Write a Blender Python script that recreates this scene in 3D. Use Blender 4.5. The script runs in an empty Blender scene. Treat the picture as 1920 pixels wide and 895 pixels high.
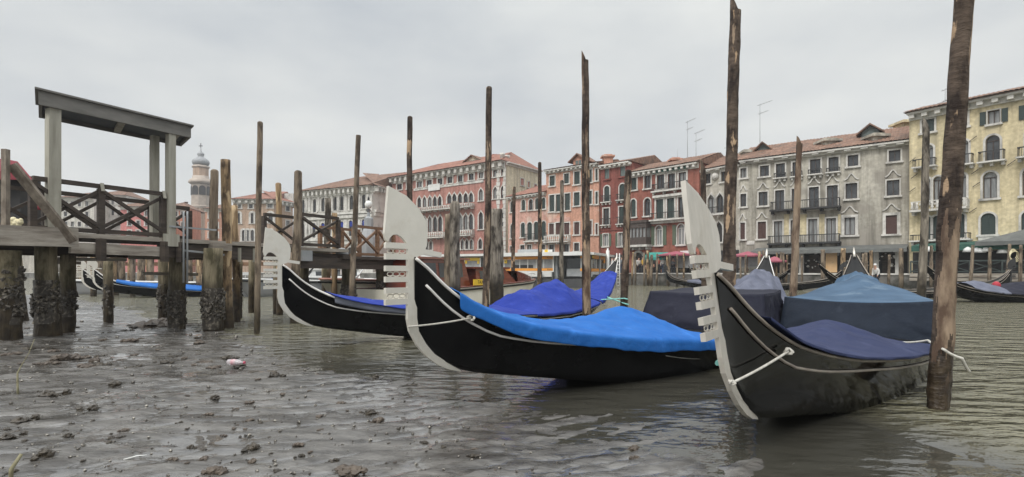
import bpy, bmesh, math, random
from mathutils import Vector, Matrix, noise as mnoise
R = math.radians
random.seed(11)
scene = bpy.context.scene
COL = scene.collection

# ------------------------------------------------------------------ camera
HC, F, CU, HV = 1.3, 1000.0, 960.0, 510.0      # eye height, focal length in px of a 1920 px wide picture
cam_d = bpy.data.cameras.new('camera'); cam = bpy.data.objects.new('camera', cam_d); COL.objects.link(cam)
cam.location = (0, 0, HC); cam.rotation_euler = (R(90), 0, 0)
cam_d.sensor_width = 36; cam_d.lens = 36*F/1920; cam_d.shift_y = (HV-447.5)/1920
cam_d.clip_start = 0.05; cam_d.clip_end = 2000
scene.camera = cam
# ------------------------------------------------------------------ world: overcast winter sky
SUN_EL, SUN_AZ = 48, 215
world = bpy.data.worlds.new('World'); scene.world = world; world.use_nodes = True
nt = world.node_tree; nt.nodes.clear()
def N(nt, t, **kw):
    n = nt.nodes.new(t)
    for k, v in kw.items(): setattr(n, k, v)
    return n
out = N(nt, 'ShaderNodeOutputWorld'); bg = N(nt, 'ShaderNodeBackground'); nt.links.new(bg.outputs[0], out.inputs[0])
sky = N(nt, 'ShaderNodeTexSky', sky_type='NISHITA'); sky.sun_disc = False
sky.sun_elevation = R(SUN_EL); sky.sun_rotation = R(SUN_AZ); sky.dust_density = 4
hs = N(nt, 'ShaderNodeHueSaturation'); hs.inputs['Saturation'].default_value = 0.25; hs.inputs['Value'].default_value = 0.09
nt.links.new(sky.outputs[0], hs.inputs['Color'])
tc = N(nt, 'ShaderNodeTexCoord'); sx = N(nt, 'ShaderNodeSeparateXYZ'); nt.links.new(tc.outputs['Generated'], sx.inputs[0])
rmp = N(nt, 'ShaderNodeValToRGB'); nt.links.new(sx.outputs['Z'], rmp.inputs[0])
e = rmp.color_ramp.elements
e[0].position = 0.0; e[0].color = (.68, .69, .685, 1); e[1].position = 1.0; e[1].color = (1.75, 1.77, 1.8, 1)
m = e.new(.30); m.color = (.63, .645, .65, 1); m = e.new(.46); m.color = (.61, .632, .645, 1); m = e.new(.66); m.color = (1.5, 1.52, 1.55, 1)
nz = N(nt, 'ShaderNodeTexNoise'); nz.inputs['Scale'].default_value = 2.3; nz.inputs['Detail'].default_value = 6; nz.inputs['Roughness'].default_value = .5
mp = N(nt, 'ShaderNodeMapping'); mp.inputs['Scale'].default_value = (1, 1, 2.6); mp.inputs['Location'].default_value = (.3, .2, .1)
nt.links.new(tc.outputs['Generated'], mp.inputs[0]); nt.links.new(mp.outputs[0], nz.inputs['Vector'])
r2 = N(nt, 'ShaderNodeValToRGB'); nt.links.new(nz.outputs[0], r2.inputs[0])
r2.color_ramp.elements[0].position = .32; r2.color_ramp.elements[0].color = (.74, .77, .81, 1)
r2.color_ramp.elements[1].position = .70; r2.color_ramp.elements[1].color = (1.12, 1.11, 1.07, 1)
mul = N(nt, 'ShaderNodeMixRGB', blend_type='MULTIPLY'); mul.inputs[0].default_value = 1
nt.links.new(rmp.outputs[0], mul.inputs[1]); nt.links.new(r2.outputs[0], mul.inputs[2])
mx = N(nt, 'ShaderNodeMixRGB'); mx.inputs[0].default_value = .88
nt.links.new(hs.outputs[0], mx.inputs[1]); nt.links.new(mul.outputs[0], mx.inputs[2])
nt.links.new(mx.outputs[0], bg.inputs[0]); bg.inputs[1].default_value = 1.0
# ------------------------------------------------------------------ soft sun behind cloud
sd = bpy.data.lights.new('sun', 'SUN'); sd.energy = 1.5; sd.angle = R(25); sd.color = (1, .975, .94)
sun = bpy.data.objects.new('sun', sd); COL.objects.link(sun)
ax = R(SUN_AZ)
sdir = Vector((math.sin(ax)*math.cos(R(SUN_EL)), math.cos(ax)*math.cos(R(SUN_EL)), math.sin(R(SUN_EL))))
sun.rotation_euler = sdir.to_track_quat('Z', 'Y').to_euler()
sun.location = (0, 0, 60)
vs = scene.view_settings; vs.view_transform = 'Standard'; vs.look = 'None'; vs.gamma = 1; vs.use_curve_mapping = False
vs.exposure = 0.33
scene.render.engine = 'CYCLES'

# ------------------------------------------------------------------ helpers
def at(u, v, Y):
    return Vector(((u-CU)*Y/F, Y, HC-(v-HV)*Y/F))
def gr(u, v, z=0.0):
    Y = (HC-z)*F/(v-HV)
    return Vector(((u-CU)*Y/F, Y, z))

class MB:
    def __init__(s): s.v = []; s.f = []; s.mi = []; s.sm = []; s.cur = 0; s.smooth = False
    def V(s, p): s.v.append(Vector(p)); return len(s.v)-1
    def Fc(s, idx):
        s.f.append(tuple(idx)); s.mi.append(s.cur); s.sm.append(s.smooth)
    def poly(s, pts): s.Fc([s.V(p) for p in pts])
    def frame(s, o, ex, ey, ez, x0, x1, y0, y1, z0, z1):
        o = Vector(o); c = []
        for z in (z0, z1):
            for (x, y) in ((x0, y0), (x1, y0), (x1, y1), (x0, y1)):
                c.append(s.V(o+ex*x+ey*y+ez*z))
        fl = [(3,2,1,0), (4,5,6,7), (0,1,5,4), (1,2,6,5), (2,3,7,6), (3,0,4,7)]
        for q in fl: s.Fc([c[i] for i in q])
        return s
    def box(s, x0, x1, y0, y1, z0, z1):
        return s.frame((0,0,0), Vector((1,0,0)), Vector((0,1,0)), Vector((0,0,1)), x0, x1, y0, y1, z0, z1)
    def bar(s, p, q, w, h, up=(0,0,1), jit=0):
        p = Vector(p); q = Vector(q); ex = (q-p); L = ex.length
        if L < 1e-6: return s
        ex = ex/L; up = Vector(up)
        if abs(ex.dot(up)) > .98: up = Vector((0,1,0))
        ey = up.cross(ex).normalized(); ez = ex.cross(ey)
        return s.frame(p, ex, ey, ez, 0, L, -w/2, w/2, -h/2, h/2)
    def tube(s, pts, rad, n=8, caps=True, ref=None, squash=1.0):
        pts = [Vector(p) for p in pts]
        rad = rad if isinstance(rad, (list, tuple)) else [rad]*len(pts)
        prev = None; rings = []
        for i, p in enumerate(pts):
            a = pts[max(i-1, 0)]; b = pts[min(i+1, len(pts)-1)]
            t = (b-a)
            t = t.normalized() if t.length > 1e-9 else Vector((0,0,1))
            if prev is None:
                r = Vector(ref) if ref else (Vector((0,0,1)) if abs(t.z) < .9 else Vector((1,0,0)))
                x = (r - t*r.dot(t)).normalized()
            else:
                x = (prev - t*prev.dot(t)).normalized()
            prev = x; y = t.cross(x)
            rings.append([s.V(p + (x*math.cos(k*2*math.pi/n)+y*squash*math.sin(k*2*math.pi/n))*rad[i]) for k in range(n)])
        sm = s.smooth; s.smooth = True
        for a, b in zip(rings, rings[1:]):
            for k in range(n): s.Fc((a[k], a[(k+1) % n], b[(k+1) % n], b[k]))
        s.smooth = sm
        if caps: s.Fc(rings[0][::-1]); s.Fc(rings[-1])
        return s
    def rings(s, rings, closed=True, caps=True, smooth=True):
        ids = [[s.V(p) for p in r] for r in rings]; n = len(ids[0]); sm = s.smooth; s.smooth = smooth
        for a, b in zip(ids, ids[1:]):
            for k in range(n if closed else n-1): s.Fc((a[k], a[(k+1) % n], b[(k+1) % n], b[k]))
        s.smooth = sm
        if caps: s.Fc(ids[0][::-1]); s.Fc(ids[-1])
        return ids
    def lathe(s, c, prof, n=16, ang=0.0, smooth=True, square=False):
        c = Vector(c); rr = []
        for (r, z) in prof:
            rr.append([c+Vector((r*math.cos(ang+k*2*math.pi/n), r*math.sin(ang+k*2*math.pi/n), z)) for k in range(n)])
        s.rings(rr, smooth=smooth); return s
    def prism(s, pts2, fn, d0, d1):
        a = [s.V(fn(p[0], p[1], d0)) for p in pts2]; b = [s.V(fn(p[0], p[1], d1)) for p in pts2]; n = len(a)
        s.Fc(a[::-1]); s.Fc(b)
        for k in range(n): s.Fc((a[k], a[(k+1) % n], b[(k+1) % n], b[k]))
        return s
    def ball(s, c, r, nu=10, nv=6, sz=1.0):
        c = Vector(c); rr = []
        for j in range(nv+1):
            t = -math.pi/2 + math.pi*j/nv; rad = max(r*math.cos(t), .001*r)
            rr.append([c+Vector((rad*math.cos(k*2*math.pi/nu), rad*math.sin(k*2*math.pi/nu), r*sz*math.sin(t))) for k in range(nu)])
        s.rings(rr); return s
    def sheet(s, grid, smooth=True):
        ids = [[s.V(p) for p in row] for row in grid]; sm = s.smooth; s.smooth = smooth
        for a, b in zip(ids, ids[1:]):
            for k in range(len(a)-1): s.Fc((a[k], a[k+1], b[k+1], b[k]))
        s.smooth = sm
    def build(s, name, mats, parent=None, loc=None, local=False, fix=True):
        if not isinstance(mats, (list, tuple)): mats = [mats]
        me = bpy.data.meshes.new(name)
        off = Vector((0,0,0))
        if not local:
            p = parent
            while p is not None: off += Vector(p.location); p = p.parent
            if parent is None:
                if loc is None:
                    xs = [v.x for v in s.v]; ys = [v.y for v in s.v]; zs = [v.z for v in s.v]
                    loc = Vector(((min(xs)+max(xs))/2, (min(ys)+max(ys))/2, min(zs)))
                off = Vector(loc)
        me.from_pydata([v-off for v in s.v], [], s.f)
        for m_ in mats: me.materials.append(m_)
        me.polygons.foreach_set('material_index', s.mi); me.polygons.foreach_set('use_smooth', s.sm)
        if fix:
            bm = bmesh.new(); bm.from_mesh(me); bmesh.ops.recalc_face_normals(bm, faces=bm.faces); bm.to_mesh(me); bm.free()
        me.update()
        o = bpy.data.objects.new(name, me); COL.objects.link(o)
        if parent is not None: o.parent = parent
        elif not local: o.location = off
        elif loc is not None: o.location = loc
        return o

def tag(o, label=None, cat=None, group=None, kind=None):
    if label: o['label'] = label
    if cat: o['category'] = cat
    if group: o['group'] = group
    if kind: o['kind'] = kind
    return o
def thing(name, loc, label, cat, group=None, rz=0):
    o = bpy.data.objects.new(name, None); o.empty_display_size = .3; COL.objects.link(o)
    o.location = loc; o.rotation_euler = (0, 0, rz)
    return tag(o, label, cat, group)
def copy_tree(o, parent=None):
    c = o.copy(); COL.objects.link(c)
    if parent is not None: c.parent = parent
    for ch in list(o.children): copy_tree(ch, c)
    return c
def fb(p, sc=1.0, o=4): return mnoise.fractal(Vector(p)*sc, 1.0, 2.0, o)
def lerp(tab, x):
    if x <= tab[0][0]: return tab[0][1]
    for (a, b), (c, d) in zip(tab, tab[1:]):
        if x <= c: return b+(d-b)*(x-a)/(c-a)
    return tab[-1][1]
def spl(tab, x):
    # monotone-ish smooth table lookup
    return (lerp(tab, x-.12)+2*lerp(tab, x)+lerp(tab, x+.12))/4

def text_mesh(txt, size, fn, ext=.004, align='CENTER'):
    c = bpy.data.curves.new('txt', 'FONT'); c.body = txt; c.size = size; c.align_x = align; c.align_y = 'CENTER'; c.resolution_u = 2
    o = bpy.data.objects.new('txt', c); COL.objects.link(o)
    bpy.context.view_layer.update()
    me = bpy.data.meshes.new_from_object(o)
    b = MB()
    for v in me.vertices: b.V(fn(v.co.x, v.co.y, ext))
    for p in me.polygons: b.Fc(list(p.vertices))
    bpy.data.objects.remove(o); bpy.data.curves.remove(c); bpy.data.meshes.remove(me)
    return b

# ------------------------------------------------------------------ materials
def mk(name, c1, c2=None, scale=2.0, stretch=(1,1,1), rough=.7, metal=0, bump=0, bscale=None, lo=.35, hi=.65,
       c3=None, s3=.6, lo3=.5, hi3=.7, st3=(1,1,1), rvar=0, spec=.5, detail=6, coord='pos', coat=0, bdist=.02, rot=0):
    m = bpy.data.materials.new(name); m.use_nodes = True; t = m.node_tree; b = t.nodes['Principled BSDF']
    b.inputs['Roughness'].default_value = rough; b.inputs['Metallic'].default_value = metal
    b.inputs['Specular IOR Level'].default_value = spec
    if coat: b.inputs['Coat Weight'].default_value = coat; b.inputs['Coat Roughness'].default_value = .08
    if coord == 'pos':
        g = N(t, 'ShaderNodeNewGeometry'); src = g.outputs['Position']
    else:
        g = N(t, 'ShaderNodeTexCoord'); src = g.outputs['Object']
    def nz_(scale, st, det=detail):
        mp = N(t, 'ShaderNodeMapping'); mp.inputs['Scale'].default_value = st; mp.inputs['Rotation'].default_value = (0, 0, rot)
        t.links.new(src, mp.inputs[0])
        n = N(t, 'ShaderNodeTexNoise'); n.inputs['Scale'].default_value = scale; n.inputs['Detail'].default_value = det
        n.inputs['Roughness'].default_value = .6
        t.links.new(mp.outputs[0], n.inputs['Vector']); return n.outputs[0]
    def ramp(sock, a, bb, ca=(0,0,0,1), cb=(1,1,1,1)):
        r = N(t, 'ShaderNodeValToRGB'); r.color_ramp.elements[0].position = a; r.color_ramp.elements[1].position = bb
        r.color_ramp.elements[0].color = ca; r.color_ramp.elements[1].color = cb
        t.links.new(sock, r.inputs[0]); return r.outputs[0]
    c1 = tuple(c1)+(1,)
    col = None; n1 = None
    if c2 is not None or bump or rvar: n1 = nz_(scale, stretch)
    if c2 is not None:
        col = ramp(n1, lo, hi, c1, tuple(c2)+(1,))
    if c3 is not None:
        f = ramp(nz_(s3, st3), lo3, hi3)
        mx = N(t, 'ShaderNodeMixRGB'); t.links.new(f, mx.inputs[0])
        if col: t.links.new(col, mx.inputs[1])
        else: mx.inputs[1].default_value = c1
        mx.inputs[2].default_value = tuple(c3)+(1,); col = mx.outputs[0]
    if col: t.links.new(col, b.inputs['Base Color'])
    else: b.inputs['Base Color'].default_value = c1
    if rvar:
        mr = N(t, 'ShaderNodeMapRange'); mr.inputs['From Min'].default_value = .3; mr.inputs['From Max'].default_value = .7
        mr.inputs['To Min'].default_value = max(rough-rvar, .02); mr.inputs['To Max'].default_value = rough+rvar
        t.links.new(n1, mr.inputs['Value']); t.links.new(mr.outputs[0], b.inputs['Roughness'])
    if bump:
        bn = nz_(bscale or scale, stretch)
        bp = N(t, 'ShaderNodeBump'); bp.inputs['Strength'].default_value = bump; bp.inputs['Distance'].default_value = bdist
        t.links.new(bn, bp.inputs['Height']); t.links.new(bp.outputs[0], b.inputs['Normal'])
    m['_col'] = 1
    return m

def wood_tide(name, dry1, dry2, dark, wet, tide0, tide1, patch=None, plo=.55, phi=.6, streak=(9,9,.8)):
    """mooring timber: grained dry wood, bark patches, and a permanently wet weedy foot"""
    m = mk(name, dry1, dry2, scale=2.2, stretch=streak, rough=.85, bump=1.0, bscale=3.0, bdist=.03, lo=.3, hi=.70, c3=dark, s3=2.2, lo3=.46, hi3=.60, st3=(2.2,2.2,.8), spec=.25)
    t = m.node_tree; b = t.nodes['Principled BSDF']
    cur = b.inputs['Base Color'].links[0].from_socket
    g = N(t, 'ShaderNodeNewGeometry')
    def noise(sc, st):
        mp = N(t, 'ShaderNodeMapping'); mp.inputs['Scale'].default_value = st; t.links.new(g.outputs['Position'], mp.inputs[0])
        n = N(t, 'ShaderNodeTexNoise'); n.inputs['Scale'].default_value = sc; n.inputs['Detail'].default_value = 5; t.links.new(mp.outputs[0], n.inputs['Vector']); return n.outputs[0]
    if patch:
        r = N(t, 'ShaderNodeValToRGB'); r.color_ramp.elements[0].position = plo; r.color_ramp.elements[1].position = phi
        t.links.new(noise(1.0, (5.2,5.2,1.5)), r.inputs[0])
        mx = N(t, 'ShaderNodeMixRGB'); t.links.new(r.outputs[0], mx.inputs[0]); t.links.new(cur, mx.inputs[1]); mx.inputs[2].default_value = tuple(patch)+(1,); cur = mx.outputs[0]
    sp = N(t, 'ShaderNodeSeparateXYZ'); t.links.new(g.outputs['Position'], sp.inputs[0])
    ad = N(t, 'ShaderNodeMath', operation='MULTIPLY_ADD'); t.links.new(noise(2.2, (1.5,1.5,.8)), ad.inputs[0]); ad.inputs[1].default_value = .9; t.links.new(sp.outputs['Z'], ad.inputs[2])
    mr = N(t, 'ShaderNodeMapRange'); mr.inputs['From Min'].default_value = tide0+.45; mr.inputs['From Max'].default_value = tide1+.45
    t.links.new(ad.outputs[0], mr.inputs['Value'])
    wr = N(t, 'ShaderNodeValToRGB'); t.links.new(noise(7, (1,1,1)), wr.inputs[0])
    wr.color_ramp.elements[0].position = .38; wr.color_ramp.elements[0].color = tuple(wet)+(1,)
    wr.color_ramp.elements[1].position = .68; wr.color_ramp.elements[1].color = (wet[0]*2.6, wet[1]*2.6, wet[2]*2.2, 1)
    mx = N(t, 'ShaderNodeMixRGB'); t.links.new(mr.outputs[0], mx.inputs[0]); t.links.new(cur, mx.inputs[1]); t.links.new(wr.outputs[0], mx.inputs[2])
    t.links.new(mx.outputs[0], b.inputs['Base Color'])
    rr = N(t, 'ShaderNodeMapRange'); rr.inputs['To Min'].default_value = .85; rr.inputs['To Max'].default_value = .35
    t.links.new(mr.outputs[0], rr.inputs['Value']); t.links.new(rr.outputs[0], b.inputs['Roughness'])
    return m

M = {}
M['wood_grey'] = wood_tide('weathered_pole_wood', (.145,.11,.08), (.33,.265,.19), (.075,.058,.042), (.035,.028,.02), 1.0, .35)
M['wood_orange'] = wood_tide('peeled_pole_wood', (.22,.145,.08), (.42,.30,.175), (.085,.06,.04), (.04,.03,.022), 1.1, .5, patch=(.55,.41,.25), plo=.56, phi=.60)
M['wood_bark'] = wood_tide('barked_pole_wood', (.050,.036,.026), (.135,.10,.075), (.028,.02,.016), (.03,.022,.016), 1.0, .4, patch=(.40,.28,.175), plo=.60, phi=.625, streak=(2.2,2.2,5.5))
M['wood_peeled'] = wood_tide('peeled_heartwood', (.20,.145,.10), (.37,.28,.195), (.10,.065,.045), (.03,.022,.016), .55, .2, streak=(6,6,.9))
M['wood_stub'] = wood_tide('split_stump_wood', (.10,.085,.068), (.34,.30,.24), (.04,.033,.026), (.022,.018,.014), 1.3, .85)
M['piling'] = wood_tide('weedy_piling_wood', (.16,.135,.085), (.30,.255,.17), (.08,.07,.04), (.024,.018,.012), 1.25, .80)
M['plank_dark'] = mk('dark_dock_timber', (.035,.026,.02), (.085,.065,.05), scale=1, stretch=(2,2,14), rough=.75, bump=.4, bscale=2)
M['plank_brown'] = mk('brown_dock_timber', (.16,.085,.045), (.26,.15,.085), scale=1.2, stretch=(2,2,10), rough=.7, bump=.4)
M['plank_grey'] = mk('silvered_plank', (.23,.20,.165), (.42,.38,.32), scale=1.2, stretch=(1.2,1.2,9), rough=.85, bump=.6, c3=(.12,.09,.065), s3=.9, lo3=.55, hi3=.75, st3=(1,1,5))
M['post_grey'] = mk('grey_green_post', (.30,.285,.23), (.43,.41,.34), scale=1, stretch=(10,10,1), rough=.8, bump=.3, c3=(.2,.18,.14), s3=.8, lo3=.55, hi3=.8)
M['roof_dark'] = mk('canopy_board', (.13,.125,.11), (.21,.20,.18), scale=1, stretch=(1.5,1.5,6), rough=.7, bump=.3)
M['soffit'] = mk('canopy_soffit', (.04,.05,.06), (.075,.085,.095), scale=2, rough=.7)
M['black'] = mk('black_lacquer', (.004,.004,.0045), (.008,.008,.008), scale=3, rough=.16, rvar=.06, spec=.16, bump=.05, bscale=1.2)
M['black_old'] = mk('worn_black_lacquer', (.002,.002,.002), (.004,.004,.0037), scale=3, rough=.09, rvar=.04, spec=.22, bump=.10, bscale=1.4)
M['black_matt'] = mk('black_deck_paint', (.007,.007,.007), (.013,.013,.0125), scale=6, rough=.4, spec=.2)
M['ferro_cream'] = mk('pale_steel', (.72,.685,.60), (.78,.745,.66), scale=6, rough=.36, metal=.45, c3=(.62,.57,.47), s3=5, lo3=.55, hi3=.8, bump=.02, bscale=30)
M['ferro_steel'] = mk('brushed_steel', (.58,.545,.475), (.66,.62,.55), scale=3, stretch=(9,9,2), rough=.34, metal=.5, c3=(.44,.39,.32), s3=2.5, lo3=.55, hi3=.85, bump=.02, bscale=12)
M['trim_white'] = mk('white_trim', (.72,.70,.66), (.5,.48,.44), scale=4, rough=.5, lo=.5, hi=.8)
M['trim_grey'] = mk('worn_trim', (.34,.30,.25), (.2,.17,.14), scale=5, rough=.55)
def cloth(name, c, c2, rough=.75):
    return mk(name, c, c2, scale=2.4, stretch=(1,1.6,1), rough=rough, bump=.55, bscale=2.6, bdist=.06, spec=.25, lo=.3, hi=.75, rot=.7, c3=tuple(k*1.25+.012 for k in c2), s3=3.1, lo3=.58, hi3=.75, st3=(1,1,1))
M['cl_bright'] = cloth('bright_blue_canvas', (.011,.105,.37), (.020,.140,.45))
M['cl_royal'] = cloth('royal_blue_canvas', (.011,.030,.235), (.020,.046,.31))
M['cl_navy'] = cloth('navy_canvas', (.018,.026,.072), (.030,.040,.098))
M['cl_black'] = cloth('dark_navy_canvas', (.010,.011,.022), (.017,.018,.032))
M['cl_grey'] = cloth('grey_blue_canvas', (.10,.11,.15), (.15,.16,.205))
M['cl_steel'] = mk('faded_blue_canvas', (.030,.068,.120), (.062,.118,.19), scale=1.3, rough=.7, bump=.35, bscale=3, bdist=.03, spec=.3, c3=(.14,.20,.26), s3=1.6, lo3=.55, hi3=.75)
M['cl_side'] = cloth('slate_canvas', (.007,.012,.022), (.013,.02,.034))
M['cl_greyband'] = cloth('grey_canvas_flap', (.10,.11,.14), (.15,.16,.19))
M['rope_white'] = mk('white_rope', (.62,.60,.54), (.42,.40,.35), scale=40, rough=.8, bump=.5)
M['rope_teal'] = mk('teal_rope', (.16,.48,.44), (.3,.62,.56), scale=40, rough=.7)
M['stone_white'] = mk('istrian_stone', (.50,.48,.44), (.66,.64,.59), scale=3, rough=.75, c3=(.26,.25,.23), s3=1.6, lo3=.50, hi3=.72, st3=(1,1,.5))
M['stone_dirty'] = mk('sooty_stone', (.56,.545,.50), (.68,.66,.61), scale=1.2, rough=.8, c3=(.27,.26,.245), s3=1.4, lo3=.52, hi3=.75, st3=(1,1,.35), bump=.2, bscale=5)
M['glass'] = mk('window_glass', (.035,.038,.042), (.075,.08,.085), scale=.8, rough=.12, spec=.6, lo=.4, hi=.6)
M['glass_curtain'] = mk('curtained_glass', (.16,.165,.165), (.33,.335,.33), scale=1.6, stretch=(4,4,.5), rough=.2, spec=.6)
M['sh_green'] = mk('green_shutter', (.022,.036,.033), (.034,.052,.046), scale=2, stretch=(1,1,18), rough=.6)
M['sh_olive'] = mk('olive_shutter', (.075,.10,.065), (.11,.135,.09), scale=2, stretch=(1,1,18), rough=.6)
M['sh_grey'] = mk('grey_green_shutter', (.11,.14,.135), (.15,.18,.17), scale=2, stretch=(1,1,18), rough=.6)
M['sh_brown'] = mk('brown_shutter', (.055,.024,.02), (.085,.04,.032), scale=2, stretch=(1,1,18), rough=.6)
M['mull'] = mk('dark_window_wood', (.05,.035,.03), (.08,.06,.05), scale=5, rough=.6)
M['mull_w'] = mk('white_window_wood', (.62,.61,.57), rough=.5)
M['iron'] = mk('wrought_iron', (.02,.02,.021), (.035,.034,.033), scale=8, rough=.6)
M['tile'] = None
M['white_paint'] = mk('white_paint', (.72,.72,.70), (.62,.62,.59), scale=2, rough=.4)
M['orange'] = mk('orange_panel', (.86,.36,.05), (.78,.31,.045), scale=2, rough=.45)
M['yellow'] = mk('yellow_panel', (.85,.56,.04), rough=.45)
M['grey_metal'] = mk('grey_metal', (.30,.315,.32), (.40,.41,.41), scale=2, rough=.5, metal=.1)
M['dark'] = mk('dark_interior', (.012,.012,.013), (.035,.032,.03), scale=1.3, rough=.6)  # flat dark colour, shade of unlit interiors put into it
M['dark_hull'] = mk('tarred_steel', (.04,.042,.045), (.065,.065,.065), scale=1.2, rough=.6)
M['mahogany'] = mk('mahogany', (.13,.025,.014), (.21,.05,.028), scale=2, stretch=(1,1,8), rough=.25, coat=.4)
M['cream_hull'] = mk('cream_gelcoat', (.86,.82,.70), (.78,.74,.62), scale=1.5, rough=.35)
M['deck_pink'] = mk('red_brown_deck', (.30,.13,.095), (.38,.18,.13), scale=2, rough=.5)
M['white_hull'] = mk('white_gelcoat', (.72,.73,.73), rough=.3)
M['grey_hull'] = mk('grey_hull_paint', (.22,.23,.24), (.28,.28,.28), scale=1, rough=.5)
M['awn_red'] = mk('dark_red_awning', (.15,.012,.022), (.20,.02,.03), scale=3, rough=.8)
M['awn_green'] = mk('green_awning', (.02,.075,.055), (.035,.105,.08), scale=2, rough=.8)
M['awn_teal'] = mk('teal_awning', (.03,.24,.20), (.05,.31,.26), scale=2, rough=.8)
M['awn_pink'] = mk('pink_umbrella_cloth', (.33,.085,.12), (.40,.12,.155), scale=2, rough=.8)
M['awn_grey'] = mk('grey_awning', (.10,.105,.10), (.15,.155,.145), scale=2, rough=.7)
M['clear_screen'] = mk('plastic_wind_screen', (.20,.20,.20), (.36,.36,.36), scale=1.2, rough=.2)
M['peach'] = mk('peach_poster', (.68,.42,.2), (.74,.5,.27), scale=2, rough=.7, c3=(.35,.25,.15), s3=3, lo3=.62, hi3=.7)
M['skin'] = mk('skin', (.45,.27,.2), rough=.6)
M['lead'] = mk('lead_dome', (.24,.25,.26), (.34,.35,.355), scale=1, stretch=(2,2,.4), rough=.6)
M['mussel'] = mk('oyster_crust', (.035,.028,.02), (.26,.23,.18), scale=16, rough=.5, lo=.50, hi=.74, bump=.5)
M['weed'] = mk('wet_seaweed', (.022,.017,.011), (.06,.047,.03), scale=14, rough=.35, bump=.6, bscale=20)
M['clod'] = mk('wet_clod', (.045,.033,.024), (.11,.085,.062), scale=9, rough=.5, bump=.6, bscale=14)
M['stick'] = mk('lichen_stick', (.17,.15,.085), (.30,.28,.17), scale=12, rough=.8)
M['globe'] = mk('opal_globe', (.74,.74,.70), rough=.2)
M['sign_ink'] = mk('sign_ink', (.03,.02,.015), rough=.6)
M['red'] = mk('red_velvet', (.32,.018,.03), (.42,.03,.05), scale=4, rough=.7)
M['gold'] = mk('cream_blanket', (.62,.54,.32), (.72,.66,.45), scale=9, rough=.7)

def plaster(name, c1, c2, stain, brick=None, s=.9, blo=.6, bhi=.66, str_lo=.55, streak=.74):
    m = mk(name, c1, c2, scale=s, rough=.9, bump=.25, bscale=6, lo=.3, hi=.7, c3=stain, s3=.55, lo3=str_lo, hi3=str_lo+.25, st3=(1.4,1.4,.32), spec=.2)
    t = m.node_tree; b = t.nodes['Principled BSDF']; cur = b.inputs['Base Color'].links[0].from_socket
    g = N(t, 'ShaderNodeNewGeometry')
    n = N(t, 'ShaderNodeTexNoise'); n.inputs['Scale'].default_value = 5; n.inputs['Detail'].default_value = 6; t.links.new(g.outputs['Position'], n.inputs['Vector'])
    r = N(t, 'ShaderNodeValToRGB'); t.links.new(n.outputs[0], r.inputs[0]); r.color_ramp.elements[0].position = .3; r.color_ramp.elements[1].position = .7
    r.color_ramp.elements[0].color = (.80,.79,.78,1); r.color_ramp.elements[1].color = (1.12,1.12,1.12,1)
    mx = N(t, 'ShaderNodeMixRGB', blend_type='MULTIPLY'); mx.inputs[0].default_value = 1; t.links.new(cur, mx.inputs[1]); t.links.new(r.outputs[0], mx.inputs[2]); cur = mx.outputs[0]
    if brick:
        n2 = N(t, 'ShaderNodeTexNoise'); n2.inputs['Scale'].default_value = .42; n2.inputs['Detail'].default_value = 7; t.links.new(g.outputs['Position'], n2.inputs['Vector'])
        r3 = N(t, 'ShaderNodeValToRGB'); t.links.new(n2.outputs[0], r3.inputs[0]); r3.color_ramp.elements[0].position = blo; r3.color_ramp.elements[1].position = bhi
        mx = N(t, 'ShaderNodeMixRGB'); t.links.new(r3.outputs[0], mx.inputs[0]); t.links.new(cur, mx.inputs[1]); mx.inputs[2].default_value = tuple(brick)+(1,); cur = mx.outputs[0]
    mp = N(t, 'ShaderNodeMapping'); mp.inputs['Scale'].default_value = (1.5,1.5,.13); t.links.new(g.outputs['Position'], mp.inputs[0])
    n4 = N(t, 'ShaderNodeTexNoise'); n4.inputs['Scale'].default_value = 1.6; n4.inputs['Detail'].default_value = 7; n4.inputs['Roughness'].default_value = .62; t.links.new(mp.outputs[0], n4.inputs['Vector'])
    r4 = N(t, 'ShaderNodeValToRGB'); t.links.new(n4.outputs[0], r4.inputs[0]); r4.color_ramp.elements[0].position = .34; r4.color_ramp.elements[1].position = .58
    r4.color_ramp.elements[0].color = (streak,streak*.99,streak*.97,1); r4.color_ramp.elements[1].color = (1.06,1.06,1.06,1)
    mx = N(t, 'ShaderNodeMixRGB', blend_type='MULTIPLY'); mx.inputs[0].default_value = 1; t.links.new(cur, mx.inputs[1]); t.links.new(r4.outputs[0], mx.inputs[2]); cur = mx.outputs[0]
    t.links.new(cur, b.inputs['Base Color']); return m
M['p_yellow'] = plaster('yellow_plaster', (.60,.515,.325), (.69,.60,.40), (.44,.375,.24), brick=(.50,.44,.30))
M['p_grey'] = plaster('grey_plaster', (.43,.405,.34), (.55,.52,.45), (.26,.245,.21), brick=(.31,.285,.245), blo=.52, bhi=.62, str_lo=.47, streak=.58)
M['p_pale'] = plaster('pale_plaster', (.46,.43,.37), (.56,.53,.46), (.30,.28,.24), str_lo=.52)
M['p_redb'] = plaster('red_plaster', (.265,.10,.075), (.33,.135,.10), (.22,.075,.062), brick=(.42,.17,.12))
M['p_reda'] = plaster('dark_red_plaster', (.22,.074,.06), (.27,.098,.08), (.22,.06,.05), brick=(.36,.14,.10))
M['p_salmon'] = plaster('salmon_plaster', (.52,.28,.20), (.60,.34,.25), (.36,.205,.155), brick=(.60,.42,.34))
M['p_salmon2'] = plaster('pink_plaster', (.54,.315,.255), (.62,.375,.31), (.42,.25,.2), brick=(.62,.45,.38))
M['p_palazzo'] = plaster('palazzo_red_plaster', (.37,.185,.155), (.45,.235,.195), (.33,.12,.10), brick=(.5,.24,.2))
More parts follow.
